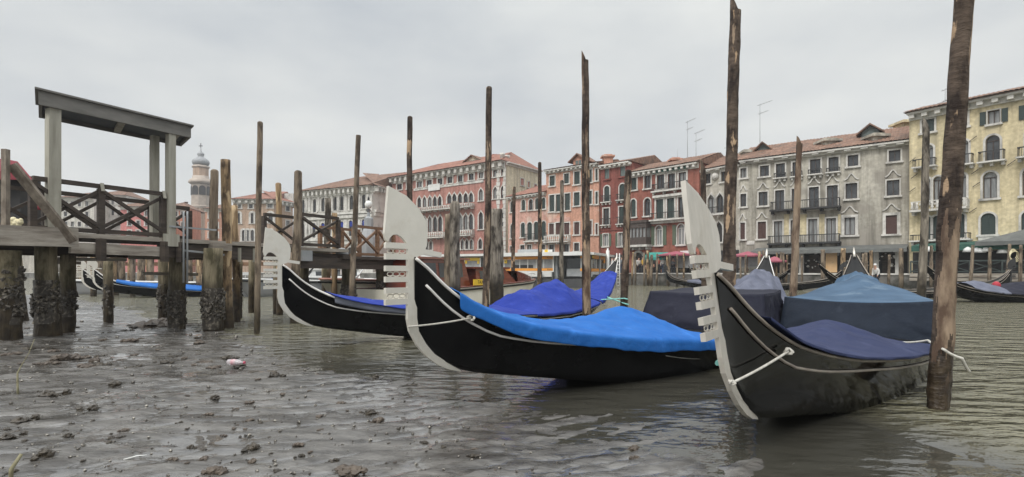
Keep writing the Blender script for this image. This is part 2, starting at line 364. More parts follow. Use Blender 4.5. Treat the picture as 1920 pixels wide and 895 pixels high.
M['p_cream'] = plaster('cream_plaster', (.60,.54,.40), (.68,.62,.47), (.46,.41,.32))
M['p_beige'] = plaster('beige_brick', (.45,.32,.235), (.52,.385,.29), (.37,.27,.2))
M['p_pink'] = plaster('rose_plaster', (.56,.20,.19), (.62,.25,.23), (.48,.18,.17))
M['p_far'] = plaster('far_white_plaster', (.60,.58,.52), (.68,.66,.60), (.5,.48,.43))
M['p_orange'] = plaster('orange_plaster', (.52,.23,.15), (.58,.28,.19), (.42,.19,.13))
M['tile'] = mk('terracotta_tiles', (.15,.092,.068), (.29,.18,.13), scale=2.6, rough=.9, c3=(.11,.085,.07), s3=1.0, lo3=.5, hi3=.72, bump=.4, bscale=6, spec=.2)
M['tile_red'] = mk('fresh_roof_tiles', (.24,.115,.088), (.34,.18,.135), scale=2.5, rough=.9, c3=(.16,.095,.075), s3=.8, lo3=.5, hi3=.72, spec=.2)
# ================================================================== SETTING: canal bed, water, quay
SHO = (-.704, -.71)
def shore_d(x, y): return -((x-1.55)*.704+(y-3.30)*.71)
def mud_h(x, y):
    d = shore_d(x, y)
    z = .040*d if d > 0 else .055*d
    if d > 4: z = .16+.012*(d-4)
    z = max(z, -.9)
    z += .028*fb((x*.45, y*.6, 9.), 1, 3) + .05*max(0, fb((x*1.1, y*1.5, 2.), 1, 4)-.42)
    # streaky ripples running along the ebb, plus lumps
    wv = .25*fb((x*.5, y*.5, 20.), 1, 2)
    a = x*.82+y*.57; c = -x*.57+y*.82+wv
    r = (1-abs(fb((a*.9, c*6.5, .3), 1, 3))*2.2)
    rel = .012*max(r, -.3) + .015*fb((a*1.3, c*8.0, 4.), 1, 5) + .013*fb((x*7, y*7, 6.), 1, 4) - .003
    film = -.004+.007*fb((x*.7, y*.9, 31.), 1, 2)      # seep water standing between the ridges
    return z, max(rel, film+.0012*fb((x*14, y*14, 8.), 1, 2)), rel-film
def mud_z(x, y):
    z, r, _ = mud_h(x, y); return z+r
b = MB(); nx, ny = 860, 520
ys = [1.6+(30-1.6)*((i/ny)**1.75) for i in range(ny+1)]
xs = [-26+33.5*(1-(1-i/nx)**1.25) for i in range(nx+1)]
grid = []; wet = []
for y in ys:
    row = []
    for x in xs:
        z, r, k = mud_h(x, y); row.append((x, y, z+r)); wet.append(min(1, max(0, .62-k*42)))
    grid.append(row)
b.sheet(grid)
mud_m = mk('wet_mud', (.048,.044,.039), (.150,.142,.129), scale=1.9, stretch=(1.3,4.6,1), rough=.30, bump=.65, bscale=8, bdist=.02, lo=.36, hi=.60,
           c3=(.038,.033,.027), s3=1.0, lo3=.49, hi3=.66, st3=(.8,3.2,1), spec=.65, rot=-.61, detail=10)
t_ = mud_m.node_tree; bs_ = t_.nodes['Principled BSDF']
at_ = N(t_, 'ShaderNodeAttribute', attribute_name='wet'); mr_ = N(t_, 'ShaderNodeMapRange')
mr_.inputs['From Min'].default_value = .05; mr_.inputs['From Max'].default_value = .6; mr_.inputs['To Min'].default_value = .34; mr_.inputs['To Max'].default_value = .05
bs_.inputs['Coat Weight'].default_value = 0; bs_.inputs['Coat Roughness'].default_value = .04
cw_ = N(t_, 'ShaderNodeMapRange'); cw_.inputs['From Min'].default_value = .3; cw_.inputs['From Max'].default_value = .62; t_.links.new(at_.outputs['Fac'], cw_.inputs['Value']); t_.links.new(cw_.outputs[0], bs_.inputs['Coat Weight'])
t_.links.new(at_.outputs['Fac'], mr_.inputs['Value']); t_.links.new(mr_.outputs[0], bs_.inputs['Roughness'])
mud = tag(b.build('mud_flat', mud_m, loc=(0,0,0), fix=False), kind='structure')
att = mud.data.attributes.new('wet', 'FLOAT', 'POINT'); att.data.foreach_set('value', wet)

def water_mat():
    m = bpy.data.materials.new('canal_water'); m.use_nodes = True; t = m.node_tree; bs = t.nodes['Principled BSDF']
    bs.inputs['Base Color'].default_value = (.050,.049,.040,1); bs.inputs['Roughness'].default_value = .035
    bs.inputs['IOR'].default_value = 1.55; bs.inputs['Specular IOR Level'].default_value = .5
    g = N(t, 'ShaderNodeNewGeometry')
    def nz(sc, st, det, rot=.2):
        mp = N(t, 'ShaderNodeMapping'); mp.inputs['Scale'].default_value = st; mp.inputs['Rotation'].default_value = (0,0,rot); t.links.new(g.outputs['Position'], mp.inputs[0])
        n = N(t, 'ShaderNodeTexNoise'); n.inputs['Scale'].default_value = sc; n.inputs['Detail'].default_value = det; n.inputs['Roughness'].default_value = .5
        t.links.new(mp.outputs[0], n.inputs['Vector']); return n.outputs[0]
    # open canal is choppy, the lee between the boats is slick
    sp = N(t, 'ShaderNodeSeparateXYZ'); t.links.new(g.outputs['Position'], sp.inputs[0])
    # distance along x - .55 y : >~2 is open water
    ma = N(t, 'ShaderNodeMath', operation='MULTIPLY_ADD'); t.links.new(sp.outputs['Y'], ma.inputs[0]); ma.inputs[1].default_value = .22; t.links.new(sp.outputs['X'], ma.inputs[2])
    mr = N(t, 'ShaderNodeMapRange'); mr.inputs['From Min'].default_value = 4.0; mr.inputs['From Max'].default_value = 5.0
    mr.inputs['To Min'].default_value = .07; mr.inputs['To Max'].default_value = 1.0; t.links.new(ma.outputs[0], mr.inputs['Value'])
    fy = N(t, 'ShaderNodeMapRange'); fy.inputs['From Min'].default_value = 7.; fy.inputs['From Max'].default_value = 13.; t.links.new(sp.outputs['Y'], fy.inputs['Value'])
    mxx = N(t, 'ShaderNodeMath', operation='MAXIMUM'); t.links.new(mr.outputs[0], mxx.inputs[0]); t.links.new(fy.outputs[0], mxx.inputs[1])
    cm_ = N(t, 'ShaderNodeMixRGB'); t.links.new(mxx.outputs[0], cm_.inputs[0]); cm_.inputs[1].default_value = (.046,.044,.037,1); cm_.inputs[2].default_value = (.155,.145,.092,1)  # open water's milky tone, lifted with the house's yellow reflection put into the colour
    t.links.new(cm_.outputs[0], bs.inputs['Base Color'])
    big = nz(2.0, (.75,1.7,1), 2.5); small = nz(6.5, (.8,1.5,1), 3.0)
    a1 = N(t, 'ShaderNodeMath', operation='MULTIPLY'); t.links.new(small, a1.inputs[0]); a1.inputs[1].default_value = .28
    a2 = N(t, 'ShaderNodeMath', operation='ADD'); t.links.new(big, a2.inputs[0]); t.links.new(a1.outputs[0], a2.inputs[1])
    a3 = N(t, 'ShaderNodeMath', operation='MULTIPLY'); t.links.new(a2.outputs[0], a3.inputs[0]); t.links.new(mxx.outputs[0], a3.inputs[1])
    bp = N(t, 'ShaderNodeBump'); bp.inputs['Strength'].default_value = 1.0; bp.inputs['Distance'].default_value = .42
    t.links.new(a3.outputs[0], bp.inputs['Height']); t.links.new(bp.outputs[0], bs.inputs['Normal'])
    return m
b = MB(); b.poly([(-400,-60,0),(400,-60,0),(400,400,0),(-400,400,0)])
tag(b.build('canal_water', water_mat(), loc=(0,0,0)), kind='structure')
b = MB(); b.poly([(-900,-300,-1.4),(900,-300,-1.4),(900,1200,-1.4),(-900,1200,-1.4)])
tag(b.build('canal_bed', M['dark'], loc=(0,0,-1.4)), kind='structure')

# far quay, water edge as measured
QE = [(55,19.5), None]
qpts = []
for (u, Y) in ((2600, 24.5), (1920, 31.9), (1750, 35.1), (1200, 52.0), (1100, 57.5), (950, 66.5), (735, 80.5), (560, 84.5), (430, 97), (250, 106), (40, 112), (-700, 120)):
    qpts.append(Vector(((u-CU)*Y/F, Y, 0)))
b = MB()
zq = 1.08
for p, q in zip(qpts, qpts[1:]):
    b.poly([p+Vector((0,0,zq)), q+Vector((0,0,zq)), Vector((q.x*1.0+30, q.y+160, zq)), Vector((p.x+90, p.y+160, zq))])
    b.poly([p+Vector((0,0,-1.2)), q+Vector((0,0,-1.2)), q+Vector((0,0,zq)), p+Vector((0,0,zq))])
quay_m = mk('quay_stone', (.10,.095,.085), (.22,.21,.19), scale=1.2, rough=.7, bump=.3, c3=(.035,.035,.025), s3=.8, lo3=.5, hi3=.65)
tag(b.build('quay', quay_m, loc=(0,0,0)), kind='structure')
b = MB()
for p, q in zip(qpts, qpts[1:]):
    d = (q-p).normalized(); n = Vector((d.y, -d.x, 0))
    if n.dot(p) > 0: n = -n
    b.frame(p, d, n, Vector((0,0,1)), .01, (q-p).length-.01, -.25, .08, zq+.004, zq+.12)
tag(b.build('quay_kerb', M['stone_dirty'], loc=(0,0,0)), kind='structure')

# ================================================================== BUILDINGS
def onY(u, Y, z=0): return Vector(((u-CU)*Y/F, Y, z))
class Fac:
    def __init__(s, name, label, A, B, zt, mat, zb=1.09, depth=9, root=None, cat='building', group=None):
        s.A = Vector((A.x, A.y, 0)); s.B = Vector((B.x, B.y, 0)); s.W = (s.B-s.A).length
        s.e = (s.B-s.A)/s.W; s.n = Vector((s.e.y, -s.e.x, 0))
        if s.n.dot((s.A+s.B)/2) > 0: s.n = -s.n
        s.zt = zt; s.zb = zb; s.mat = mat; s.depth = depth; s.wins = []
        if root is None:
            mid = (s.A+s.B)/2 - s.n*(depth/2)
            root = thing(name, (mid.x, mid.y, zb), label, cat, group)
        s.root = root
    def P(s, a, z, d=0): return s.A + s.e*a + s.n*d + Vector((0,0,z))
    def px(s, u, v):
        r = Vector(((u-CU)/F, 1, 0)); den = r.dot(s.n); Y = s.A.dot(s.n)/den
        p = r*Y; return (p-s.A).dot(s.e), HC-(v-HV)*Y/F
    def path(s, w):
        s0, s1, z0, z1, k = w['r']; g = w.get('grow', 0)
        return apath(s0, s1, z0, z1, k)
    def win(s, kind, cont, u0, v0, u1, v1, **kw):
        um = (u0+u1)/2
        a0 = s.px(u0, v0)[0]; a1 = s.px(u1, v0)[0]; z1 = s.px(um, v0)[1]; z0 = s.px(um, v1)[1]
        if a1 < a0: a0, a1 = a1, a0
        s.wins.append(dict(r=(a0, a1, z0, z1, kind), c=cont, **kw))
    def row(s, kind, cont, lst, **kw):
        for q in lst: s.win(kind, cont, *q, **kw)
    def finish(s, frame_mat=None, fw=.12, sides=True):
        fm = frame_mat or M['stone_white']
        # cut wall
        S = {0, s.W}; Z = {s.zb, s.zt}
        ws = []
        for w in s.wins:
            a0, a1, z0, z1, k = w['r']
            a0 = max(a0, .02); a1 = min(a1, s.W-.02); z0 = max(z0, s.zb+.02); z1 = min(z1, s.zt-.02)
            if a1-a0 < .05: continue
            w['r'] = (a0, a1, z0, z1, k); ws.append(w); S |= {a0, a1}; Z |= {z0, z1}
        S = sorted(S); Z = sorted(Z)
        b = MB()
        def inside(a, z):
            for w in ws:
                a0, a1, z0, z1, k = w['r']
                if a0 < a < a1 and z0 < z < z1: return True
            return False
        ids = {}
        def vid(i, j):
            if (i, j) not in ids: ids[(i, j)] = b.V(s.P(S[i], Z[j]))
            return ids[(i, j)]
        for i in range(len(S)-1):
            if S[i+1]-S[i] < 1e-4: continue
            for j in range(len(Z)-1):
                if Z[j+1]-Z[j] < 1e-4: continue
                if not inside((S[i]+S[i+1])/2, (Z[j]+Z[j+1])/2):
                    b.Fc((vid(i,j), vid(i+1,j), vid(i+1,j+1), vid(i,j+1)))
        if sides:
            D = -s.depth
            b.poly([s.P(0,s.zb), s.P(0,s.zt), s.P(0,s.zt,D), s.P(0,s.zb,D)])
            b.poly([s.P(s.W,s.zb), s.P(s.W,s.zt), s.P(s.W,s.zt,D), s.P(s.W,s.zb,D)])
            b.poly([s.P(0,s.zb,D), s.P(0,s.zt,D), s.P(s.W,s.zt,D), s.P(s.W,s.zb,D)])
            b.poly([s.P(0,s.zt,0), s.P(s.W,s.zt,0), s.P(s.W,s.zt,D), s.P(0,s.zt,D)])
        for w in ws:
            a0, a1, z0, z1, k = w['r']; pt = apath(a0, a1, z0, z1, k)
            for p, q in zip(pt, pt[1:]+pt[:1]):
                b.poly([s.P(p[0],p[1]), s.P(q[0],q[1]), s.P(q[0],q[1],-.22), s.P(p[0],p[1],-.22)])
            if k != 'r':
                am = (a0+a1)/2
                L = [p for p in pt[1:-1] if p[0] <= am+1e-6]; Rr = [p for p in pt[1:-1] if p[0] >= am-1e-6]
                for p, q in zip(L, L[1:]): b.poly([s.P(a0,z1), s.P(*p), s.P(*q)])
                for p, q in zip(Rr, Rr[1:]): b.poly([s.P(a1,z1), s.P(*p), s.P(*q)])
        b.build('wall', s.mat, s.root, fix=False)
        for w in ws: s.window(w, w.get('fm', fm), w.get('fw', fw))
    def window(s, w, fm, fw):
        a0, a1, z0, z1, k = w['r']; c = w['c']
        hsh = (math.sin(a0*12.9+z0*78.2)*43758.5) % 1
        if c == 'G' and hsh < .38: c = 'C'
        if c == 'S' and hsh > .86: c = 'G'
        pt = apath(a0, a1, z0, z1, k)
        pm = {'G':M['glass'],'C':M['glass_curtain'],'S':M['sh_green'],'O':M['sh_olive'],'B':M['sh_brown'],'Y':M['sh_grey'],'W':M['glass_curtain'],'D':M['dark'],'b':M['glass']}[c]
        dp = -.07 if c in 'SOBY' else -.17
        b = MB(); b.poly([s.P(p[0],p[1],dp) for p in pt])
        win = b.build('window', pm, s.root, fix=False)
        mid = (a0+a1)/2; H = z1-z0; wd = a1-a0
        b = MB()
        if c in 'SOBY':
            b.frame(s.A, s.e, s.n, Vector((0,0,1)), mid-.02, mid+.02, dp+.004, dp+.03, z0, z1-.05 if k == 'r' else z1-wd*.25)
            if b.f: b.build('shutter_edge', pm, win)
        elif c != 'D':
            mm = M['mull_w'] if c == 'W' else M['mull']
            t = .05 if wd < 1.3 else .06
            fr = lambda x0, x1, y0, y1: b.frame(s.A, s.e, s.n, Vector((0,0,1)), x0, x1, dp+.004, dp+.06, y0, y1)
            zt_ = z1 if k == 'r' else z1-wd*.45
            fr(mid-t/2, mid+t/2, z0+.06, zt_-.06); fr(a0+.005, a0+t, z0+.06, zt_-.06); fr(a1-t, a1-.005, z0+.06, zt_-.06)
            fr(a0+.005, a1-.005, z0+.005, z0+.055); fr(a0+.005, a1-.005, zt_-.055, zt_-.005)
            b.build('mullion', mm, win)
        if fw > 0:
            po = apath(a0-fw, a1+fw, z0, z1+fw, k, ref=(a0, a1, z1))
            b = MB(); pr = .06
            for (p, q), (p2, q2) in zip(zip(pt, pt[1:]), zip(po, po[1:])):
                b.poly([s.P(*p,pr), s.P(*q,pr), s.P(*q2,pr), s.P(*p2,pr)])
                b.poly([s.P(*p2,pr), s.P(*q2,pr), s.P(*q2,.002), s.P(*p2,.002)])
                b.poly([s.P(*p,pr), s.P(*q,pr), s.P(*q,-.03), s.P(*p,-.03)])
            b.build('frame', fm, win, fix=False)
            if not w.get('nosill'):
                b = MB(); b.frame(s.A, s.e, s.n, Vector((0,0,1)), a0-fw-.08, a1+fw+.08, .003, .16, z0-.14, z0-.003)
                b.build('sill', fm, win)
        if w.get('ped'):
            b = MB(); y = z1+fw+.18; hw = wd/2+fw
            pts = [(mid-hw, y), (mid-hw*.62, y+.10), (mid-hw*.2, y+.42), (mid, y+.5), (mid+hw*.2, y+.42), (mid+hw*.62, y+.10), (mid+hw, y)]
            for p, q in zip(pts, pts[1:]): b.bar(s.P(*p,.05), s.P(*q,.05), .09, .085)
            b.build('hood_moulding', fm, win)
        if w.get('open'):
            ow = wd*.5*w.get('ow', 1.0)
            for sg in (-1, 1):
                x = a0-fw-.03-ow if sg < 0 else a1+fw+.03
                b = MB(); b.frame(s.A, s.e, s.n, Vector((0,0,1)), x, x+ow, .02, .07, z0, z1)
                b.build('shutter', w.get('om', M['sh_olive']), win)
    # ---------- trims
    def band(s, name, u0, u1, v, h, d, mat, z=None, d0=.004):
        a0 = s.px(u0, v)[0] if u0 is not None else 0; a1 = s.px(u1, v)[0] if u1 is not None else s.W
        if z is None: z = s.px((u0+u1)/2 if u0 is not None else (1), v)[1]
        b = MB(); b.frame(s.A, s.e, s.n, Vector((0,0,1)), a0, a1, d0, d, z-h/2, z+h/2); return b.build(name, mat, s.root)
    def cornice(s, h=.35, d=.4, mat=None, br=.55, bm=None, ext=.0):
        b = MB(); Zv = Vector((0,0,1))
        b.frame(s.A, s.e, s.n, Zv, -ext, s.W+ext, .004, d, s.zt-.14, s.zt-.002)
        b.frame(s.A, s.e, s.n, Zv, -ext+.02, s.W+ext-.02, .004, d*.28, s.zt-h, s.zt-.143)
        k = 0
        while br and k*br < s.W-.1:
            b.frame(s.A, s.e, s.n, Zv, k*br+.1, k*br+.1+br*.42, d*.284, d*.88, s.zt-h*.8, s.zt-.145); k += 1
        return b.build('cornice', mat or M['stone_dirty'], s.root)
    def roof(s, rise, back, ov=.5, mat=None, a0=None, a1=None, hipL=0, hipR=0, name='roof'):
        a0 = -.15 if a0 is None else a0; a1 = s.W+.15 if a1 is None else a1
        b = MB(); n = int((a1-a0)/.085); rows = 7; g = []
        for j in range(rows+1):
            t = j/rows; row = []
            L = a0+hipL*t; Rr = a1-hipR*t
            for i in range(n+1):
                a = a0+(a1-a0)*i/n
                ac = min(max(a, L), Rr)
                z = s.zt+.04+rise*t+.055*abs(math.sin(a*math.pi/.26))+.03*fb((a*.8, t*3, 1))
                row.append(s.P(ac, z, ov-(ov+back)*t))
            g.append(row)
        b.sheet(g, smooth=False)
        # underside and ridge closing
        b.poly([s.P(a0, s.zt+.02, ov), s.P(a1, s.zt+.02, ov), s.P(a1, s.zt+.02, -back*2), s.P(a0, s.zt+.02, -back*2)])
        b.poly([s.P(a0+hipL, s.zt+rise+.03, -back), s.P(a1-hipR, s.zt+rise+.03, -back), s.P(a1, s.zt+.03, -back*2), s.P(a0, s.zt+.03, -back*2)])
        b.poly([s.P(a0, s.zt+.03, ov), s.P(a0+hipL, s.zt+rise+.04, -back), s.P(a0, s.zt+.03, -back*2)])
        b.poly([s.P(a1, s.zt+.03, ov), s.P(a1-hipR, s.zt+rise+.04, -back), s.P(a1, s.zt+.03, -back*2)])
        s.rf = b.build(name, mat or M['tile'], s.root, fix=False); return s.rf
    def balcony(s, u0, u1, vt, vb, mat, d=.8, slab=.14, slabmat=None, post=.16, w=.022, baluster=False):
        um = (u0+u1)/2; a0 = s.px(u0, vt)[0]; a1 = s.px(u1, vt)[0]; zt = s.px(um, vt)[1]; zb = s.px(um, vb)[1]
        b = MB(); Zv = Vector((0,0,1)); fr = lambda *q: b.frame(s.A, s.e, s.n, Zv, *q)
        fr(a0, a1, d-.05, d, zt-.07, zt); fr(a0, a0+.05, .07, d-.052, zt-.07, zt); fr(a1-.05, a1, .07, d-.052, zt-.07, zt)
        k = 0; n = max(2, int((a1-a0)/post))
        for i in range(n+1):
            x = a0+.01+(a1-a0-.02-w)*i/n
            if baluster: b.lathe(s.P(x+w/2, zb, d-.06), [(w*.5,.0),(w*.9,(zt-zb)*.25),(w*.4,(zt-zb)*.55),(w*.8,(zt-zb)-.08)], n=6)
            else: fr(x, x+w, d-.04, d-.015, zb, zt-.072)
        for x in (a0+.015, a1-.04):
            for y in (.1, .3, .5):
                if y < d-.1: fr(x, x+w, y, y+w, zb, zt-.072)
        o = b.build('balcony_railing', mat, s.root)
        b = MB(); fr = lambda *q: b.frame(s.A, s.e, s.n, Zv, *q)
        fr(a0-.06, a1+.06, .003, d+.06, zb-slab, zb-.002)
        for i in range(max(2, int((a1-a0)/1.2))+1):
            nn = max(2, int((a1-a0)/1.2)); x = a0+(a1-a0-.16)*i/nn
            fr(x, x+.16, .003, d*.7, zb-slab-.22, zb-slab-.003)
        b.build('balcony_slab', slabmat or M['stone_dirty'], o)
        return o
    def boxpart(s, name, u0, v0, u1, v1, d0, d1, mat, parent=None):
        um = (u0+u1)/2; a0 = s.px(u0, v0)[0]; a1 = s.px(u1, v0)[0]; z1 = s.px(um, v0)[1]; z0 = s.px(um, v1)[1]
        b = MB(); b.frame(s.A, s.e, s.n, Vector((0,0,1)), a0, a1, d0, d1, z0, z1); return b.build(name, mat, parent or s.root)
    def dormer(s, u0, u1, vr, vb, back, mat, w_out=.35):
        """roof dormer standing a little behind the facade: body, gable roof, window"""
        q = 1+back/ s.A.length
        a0 = s.px(u0, vb)[0]; a1 = s.px(u1, vb)[0]; zr = s.px((u0+u1)/2, vr)[1]; zb = s.px((u0+u1)/2, vb)[1]
        k = (1+back*1.0/((s.A+s.B)/2).length); zr = HC+(zr-HC)*k; zb = HC+(zb-HC)*k-.6
        zs = zb+.6+(zr-zb-.6)*.55
        b = MB(); b.frame(s.A, s.e, s.n, Vector((0,0,1)), a0+w_out, a1-w_out, -back-2.2, -back, zb, zs)
        am = (a0+a1)/2
        b.prism([(a0+w_out, zs), (a1-w_out, zs), (am, zr-.12)], lambda x, y, d: s.P(x, y, d), -back-2.2, -back)
        o = b.build('dormer', mat, s.rf)
        b = MB()
        for sg in (0, 1):
            x = a0 if sg == 0 else a1
            th = .12
            b.prism([(x, zs-.12), (am, zr), (am, zr-th), (x, zs-.12-th)], lambda p, q_, d: s.P(p, q_, d), -back-2.4, -back+.4)
        b.build('dormer_roof', M['tile'], s.rf)
        b = MB(); hw = (a1-a0)/2-w_out
        for sg in (-1, 1):
            x0 = am-hw*.55 if sg < 0 else am+.04
            b.frame(s.A, s.e, s.n, Vector((0,0,1)), x0, x0+hw*.55-.04, -back+.004, -back+.03, zb+.75, zs-.05)
        b.build('dormer_window', M['sh_grey'], s.rf)
    def chimney(s, u, vt, vb, w, back, mat, pot=True):
        k = 1+back/((s.A+s.B)/2).length
        a = s.px(u, vb)[0]; zt = HC+(s.px(u, vt)[1]-HC)*k; zb = HC+(s.px(u, vb)[1]-HC)*k-1.0
        b = MB(); c = s.P(a, 0, -back)
        b.box(c.x-w/2, c.x+w/2, c.y-w/2, c.y+w/2, zb, zt-.3)
        b.box(c.x-w*.7, c.x+w*.7, c.y-w*.7, c.y+w*.7, zt-.296, zt-.12)
        b.box(c.x-w*.45, c.x+w*.45, c.y-w*.45, c.y+w*.45, zt-.117, zt)
        return b.build('chimney', mat, s.rf)
    def antenna(s, u, vt, vb, back, yagi=True, side=1):
        k = 1+back/((s.A+s.B)/2).length
        a = s.px(u, vb)[0]; zt = HC+(s.px(u, vt)[1]-HC)*k; zb = HC+(s.px(u, vb)[1]-HC)*k-.8
        b = MB(); p = s.P(a, 0, -back)
        b.tube([p+Vector((0,0,zb)), p+Vector((0,0,zt))], .028, n=5)
        if yagi:
            for zz, L in ((zt-.1, 1.3), (zt-.9, .9)):
                c = p+Vector((0,0,zz)); d = (s.e*side+s.n*.3).normalized()
                b.tube([c-d*.2*L, c+d*.9*L+Vector((0,0,.12))], .02, n=4)
                for i in range(5):
                    m_ = c-d*.1*L+d*(.95*L*i/5)+Vector((0,0,.02*i))
                    b.tube([m_-s.n*.22, m_+s.n*.22], .012, n=4)
        return b.build('antenna', M['grey_metal'], s.root)

def apath(a0, a1, z0, z1, k, ref=None, n=8):
    """outline from bottom-left up, over the head, to bottom-right"""
    if k == 'r': return [(a0, z0), (a0, z1), (a1, z1), (a1, z0)]
    r = (a1-a0)/2; am = (a0+a1)/2; pts = [(a0, z0)]
    if k == 'a':
        for i in range(2*n+1):
            t = math.pi-math.pi*i/(2*n); pts.append((am+r*math.cos(t), z1-r+r*math.sin(t)))
    else:       # gothic: ogee point
        hh = r*1.7
        for i in range(2*n+1):
            x = -1+i/n; y = 1-abs(x)
            # round shoulders with a drawn-out point
            f = .72*math.sqrt(max(0, 1-(1-y)**2)) + .28*y**3.0
            pts.append((am+r*x, z1-hh+hh*f))
    pts.append((a1, z0))
    return pts

def level(u0, v0, u1, v1, Y1):
    """two facade corners with one eave height, from the eave's two ends and the depth of the right one"""
    Y0 = Y1*(HV-v1)/(HV-v0); return onY(u0, Y0), onY(u1, Y1), HC+(HV-v1)*Y1/F
# ---------------------------------------------------------------- yellow house on the right
A, B_, zt = level(1705, 215, 1920, 172, 38.5*295/338)
e_ = (B_-A).normalized(); B2 = A+e_*((B_-A).length*2.1)
f = Fac('yellow_house', 'tall yellow plastered house with small iron balconies above a green awning', A, B2, zt, M['p_yellow'], depth=12)
for q in ((1729,224,1752,248), (1795,213,1814,238)): f.win('r', 'S', *q)
f.win('r', 'C', 1852,207,1875,232, open=1, om=M['sh_green'], fw=.06); f.win('r', 'C', 1927,194,1953,221, open=1, om=M['sh_green'], fw=.06)
f.row('a', 'G', [(1733,272,1750,314), (1800,263,1816,308), (1848,254,1875,302), (1924,241,1952,292)])
f.row('a', 'C', [(1731,334,1745,381), (1750,331,1767,380), (1775,328,1791,378), (1796,326,1812,376), (1843,323,1870,372), (1917,315,1945,366)])
f.row('a', 'S', [(1732,406,1746,449), (1749,405,1763,448), (1776,403,1790,447), (1796,401,1809,446), (1839,400,1867,440), (1915,396,1943,437)])
f.finish(); f.cornice(h=.5, d=.55, br=.75, mat=M['stone_dirty']); f.roof(1.3, 4, ov=.75)
for (a, b2, t, bb) in ((1716,1757,299,313), (1790,1827,291,309), (1838,1886,284,303), (1911,1962,275,293)): f.balcony(a, b2, t, bb, M['iron'], d=.55, slab=.1, post=.17)
f.balcony(1714, 1816, 376, 392, M['stone_white'], d=.7, post=.3, w=.12, baluster=True, slabmat=M['stone_white'])
f.balcony(1712, 1822, 439, 450, M['iron'], d=.6, slab=.1)
f.boxpart('sill_panel', 1835, 441, 1871, 451, .004, .12, M['stone_white'])
for (u, v) in ((1712,300),(1716,330),(1712,356),(1826,260),(1829,322),(1832,346),(1898,305),(1826,394)):
    a, z = f.px(u, v); b = MB(); b.bar(f.P(a-.22, z-.17, .1), f.P(a+.18, z+.12, .12), .035, .035); b.build('flag_bracket', M['iron'], f.root)
f.antenna(1728, 200, 212, 2.5); f.antenna(1746, 172, 205, 3, side=1); f.antenna(1777, 164, 200, 4, yagi=False)
f.band('string_course', 1712, 1920, 456, .18, .12, M['stone_dirty'])
f.boxpart('shop_shade_panel', 1712, 470, 1990, 535, .02, .05, M['dark'])  # thin dark panel on the wall, shopfront shade put into its colour
# its restaurant awning and terrace
b = MB(); a0 = f.px(1728, 460)[0]; a1 = f.W*.93; za = f.px(1728,456)[1]; zb2 = f.px(1728,468)[1]
b.poly([f.P(a0, za, .1), f.P(a1, za, .1), f.P(a1, zb2+.18, 2.0), f.P(a0, zb2+.18, 2.0)]); b.poly([f.P(a0, zb2+.18, 2.0), f.P(a1, zb2+.18, 2.0), f.P(a1, zb2-.2, 2.02), f.P(a0, zb2-.2, 2.02)])
b.build('awning', M['awn_green'], f.root)
b = MB(); L0 = f.px(1893, 460)[0]
b.poly([f.P(L0-1.2, zb2+.3, 2.3), f.P(L0+6, zb2+.3, 2.3), f.P(L0+5, zb2+1.3, .8), f.P(L0+1.6, zb2+1.25, .8)])
b.poly([f.P(L0-1.2, zb2+.3, 2.3), f.P(L0+6, zb2+.3, 2.3), f.P(L0+6, zb2+.05, 2.3), f.P(L0-1.2, zb2+.05, 2.3)])
b.build('side_awning', M['awn_grey'], f.root)
YF = f
# ---------------------------------------------------------------- grey house
A, B_, zt = level(1388, 303, 1704.5, 264, 39.3)
f = Fac('grey_house', 'long grey stained house with pointed white hoods over the windows and a black awning', A, B_, zt, M['p_grey'], depth=10)
f.row('r', 'G', [(1385.5,316,1400,334), (1425,311,1442,331), (1455,307,1472,333), (1486,304,1501,331), (1519,299,1538.5,327), (1553.5,295,1572.5,323), (1589.5,291,1609.5,312), (1666.5,282,1688.5,303)], fw=.11)
f.row('r', 'G', [(1384,364,1399.5,388), (1422.5,360,1439.5,386), (1453.5,357,1470.5,393), (1484.5,354,1498,392), (1517,351,1535.5,392), (1550.5,348,1571,391), (1585.5,344,1607.5,373), (1662.5,338,1686.5,367)], ped=1, fw=.09)
f.row('r', 'B', [(1383,418,1397,449), (1421,416,1436.5,448)], ped=1, fw=.11)
f.row('r', 'C', [(1451.5,415,1467,456), (1482.5,413,1496,455), (1515.5,411,1532.5,455), (1549.5,409.5,1567.5,454)], fw=.12)
f.row('r', 'C', [(1583.5,408,1603.5,441)], ped=1, fw=.2); f.row('r', 'B', [(1661,404,1682,439)], ped=1, fw=.2)
f.finish(); f.cornice(h=.32, d=.5, br=1.1, mat=M['stone_dirty']); f.roof(1.9, 4, ov=.55)
f.balcony(1448, 1576, 376, 391, M['iron'], d=.7, post=.17, slabmat=M['iron'])
f.balcony(1443, 1576, 441, 455, M['iron'], d=.6, post=.17, slabmat=M['iron'])
for q in ((1452,1474,325,334), (1484,1505,322,331), (1516,1541,318,327), (1550,1575,315,323)): f.balcony(*q, M['iron'], d=.3, slab=.09, post=.17)
f.dormer(1400, 1438, 268, 297, 2.2, M['sh_grey']); f.dormer(1600, 1655, 233, 266, 2.0, M['sh_grey'])
f.chimney(1387, 283, 300, .7, 2, M['p_grey']); f.chimney(1546, 262, 285, 1.1, 1.6, M['p_grey']); f.chimney(1640, 252, 270, 1.0, .8, M['p_grey']); f.chimney(1692, 228, 262, 1.2, 5, M['p_yellow'])
f.antenna(1408, 198, 285, 3); f.antenna(1343, 278, 305, 3)
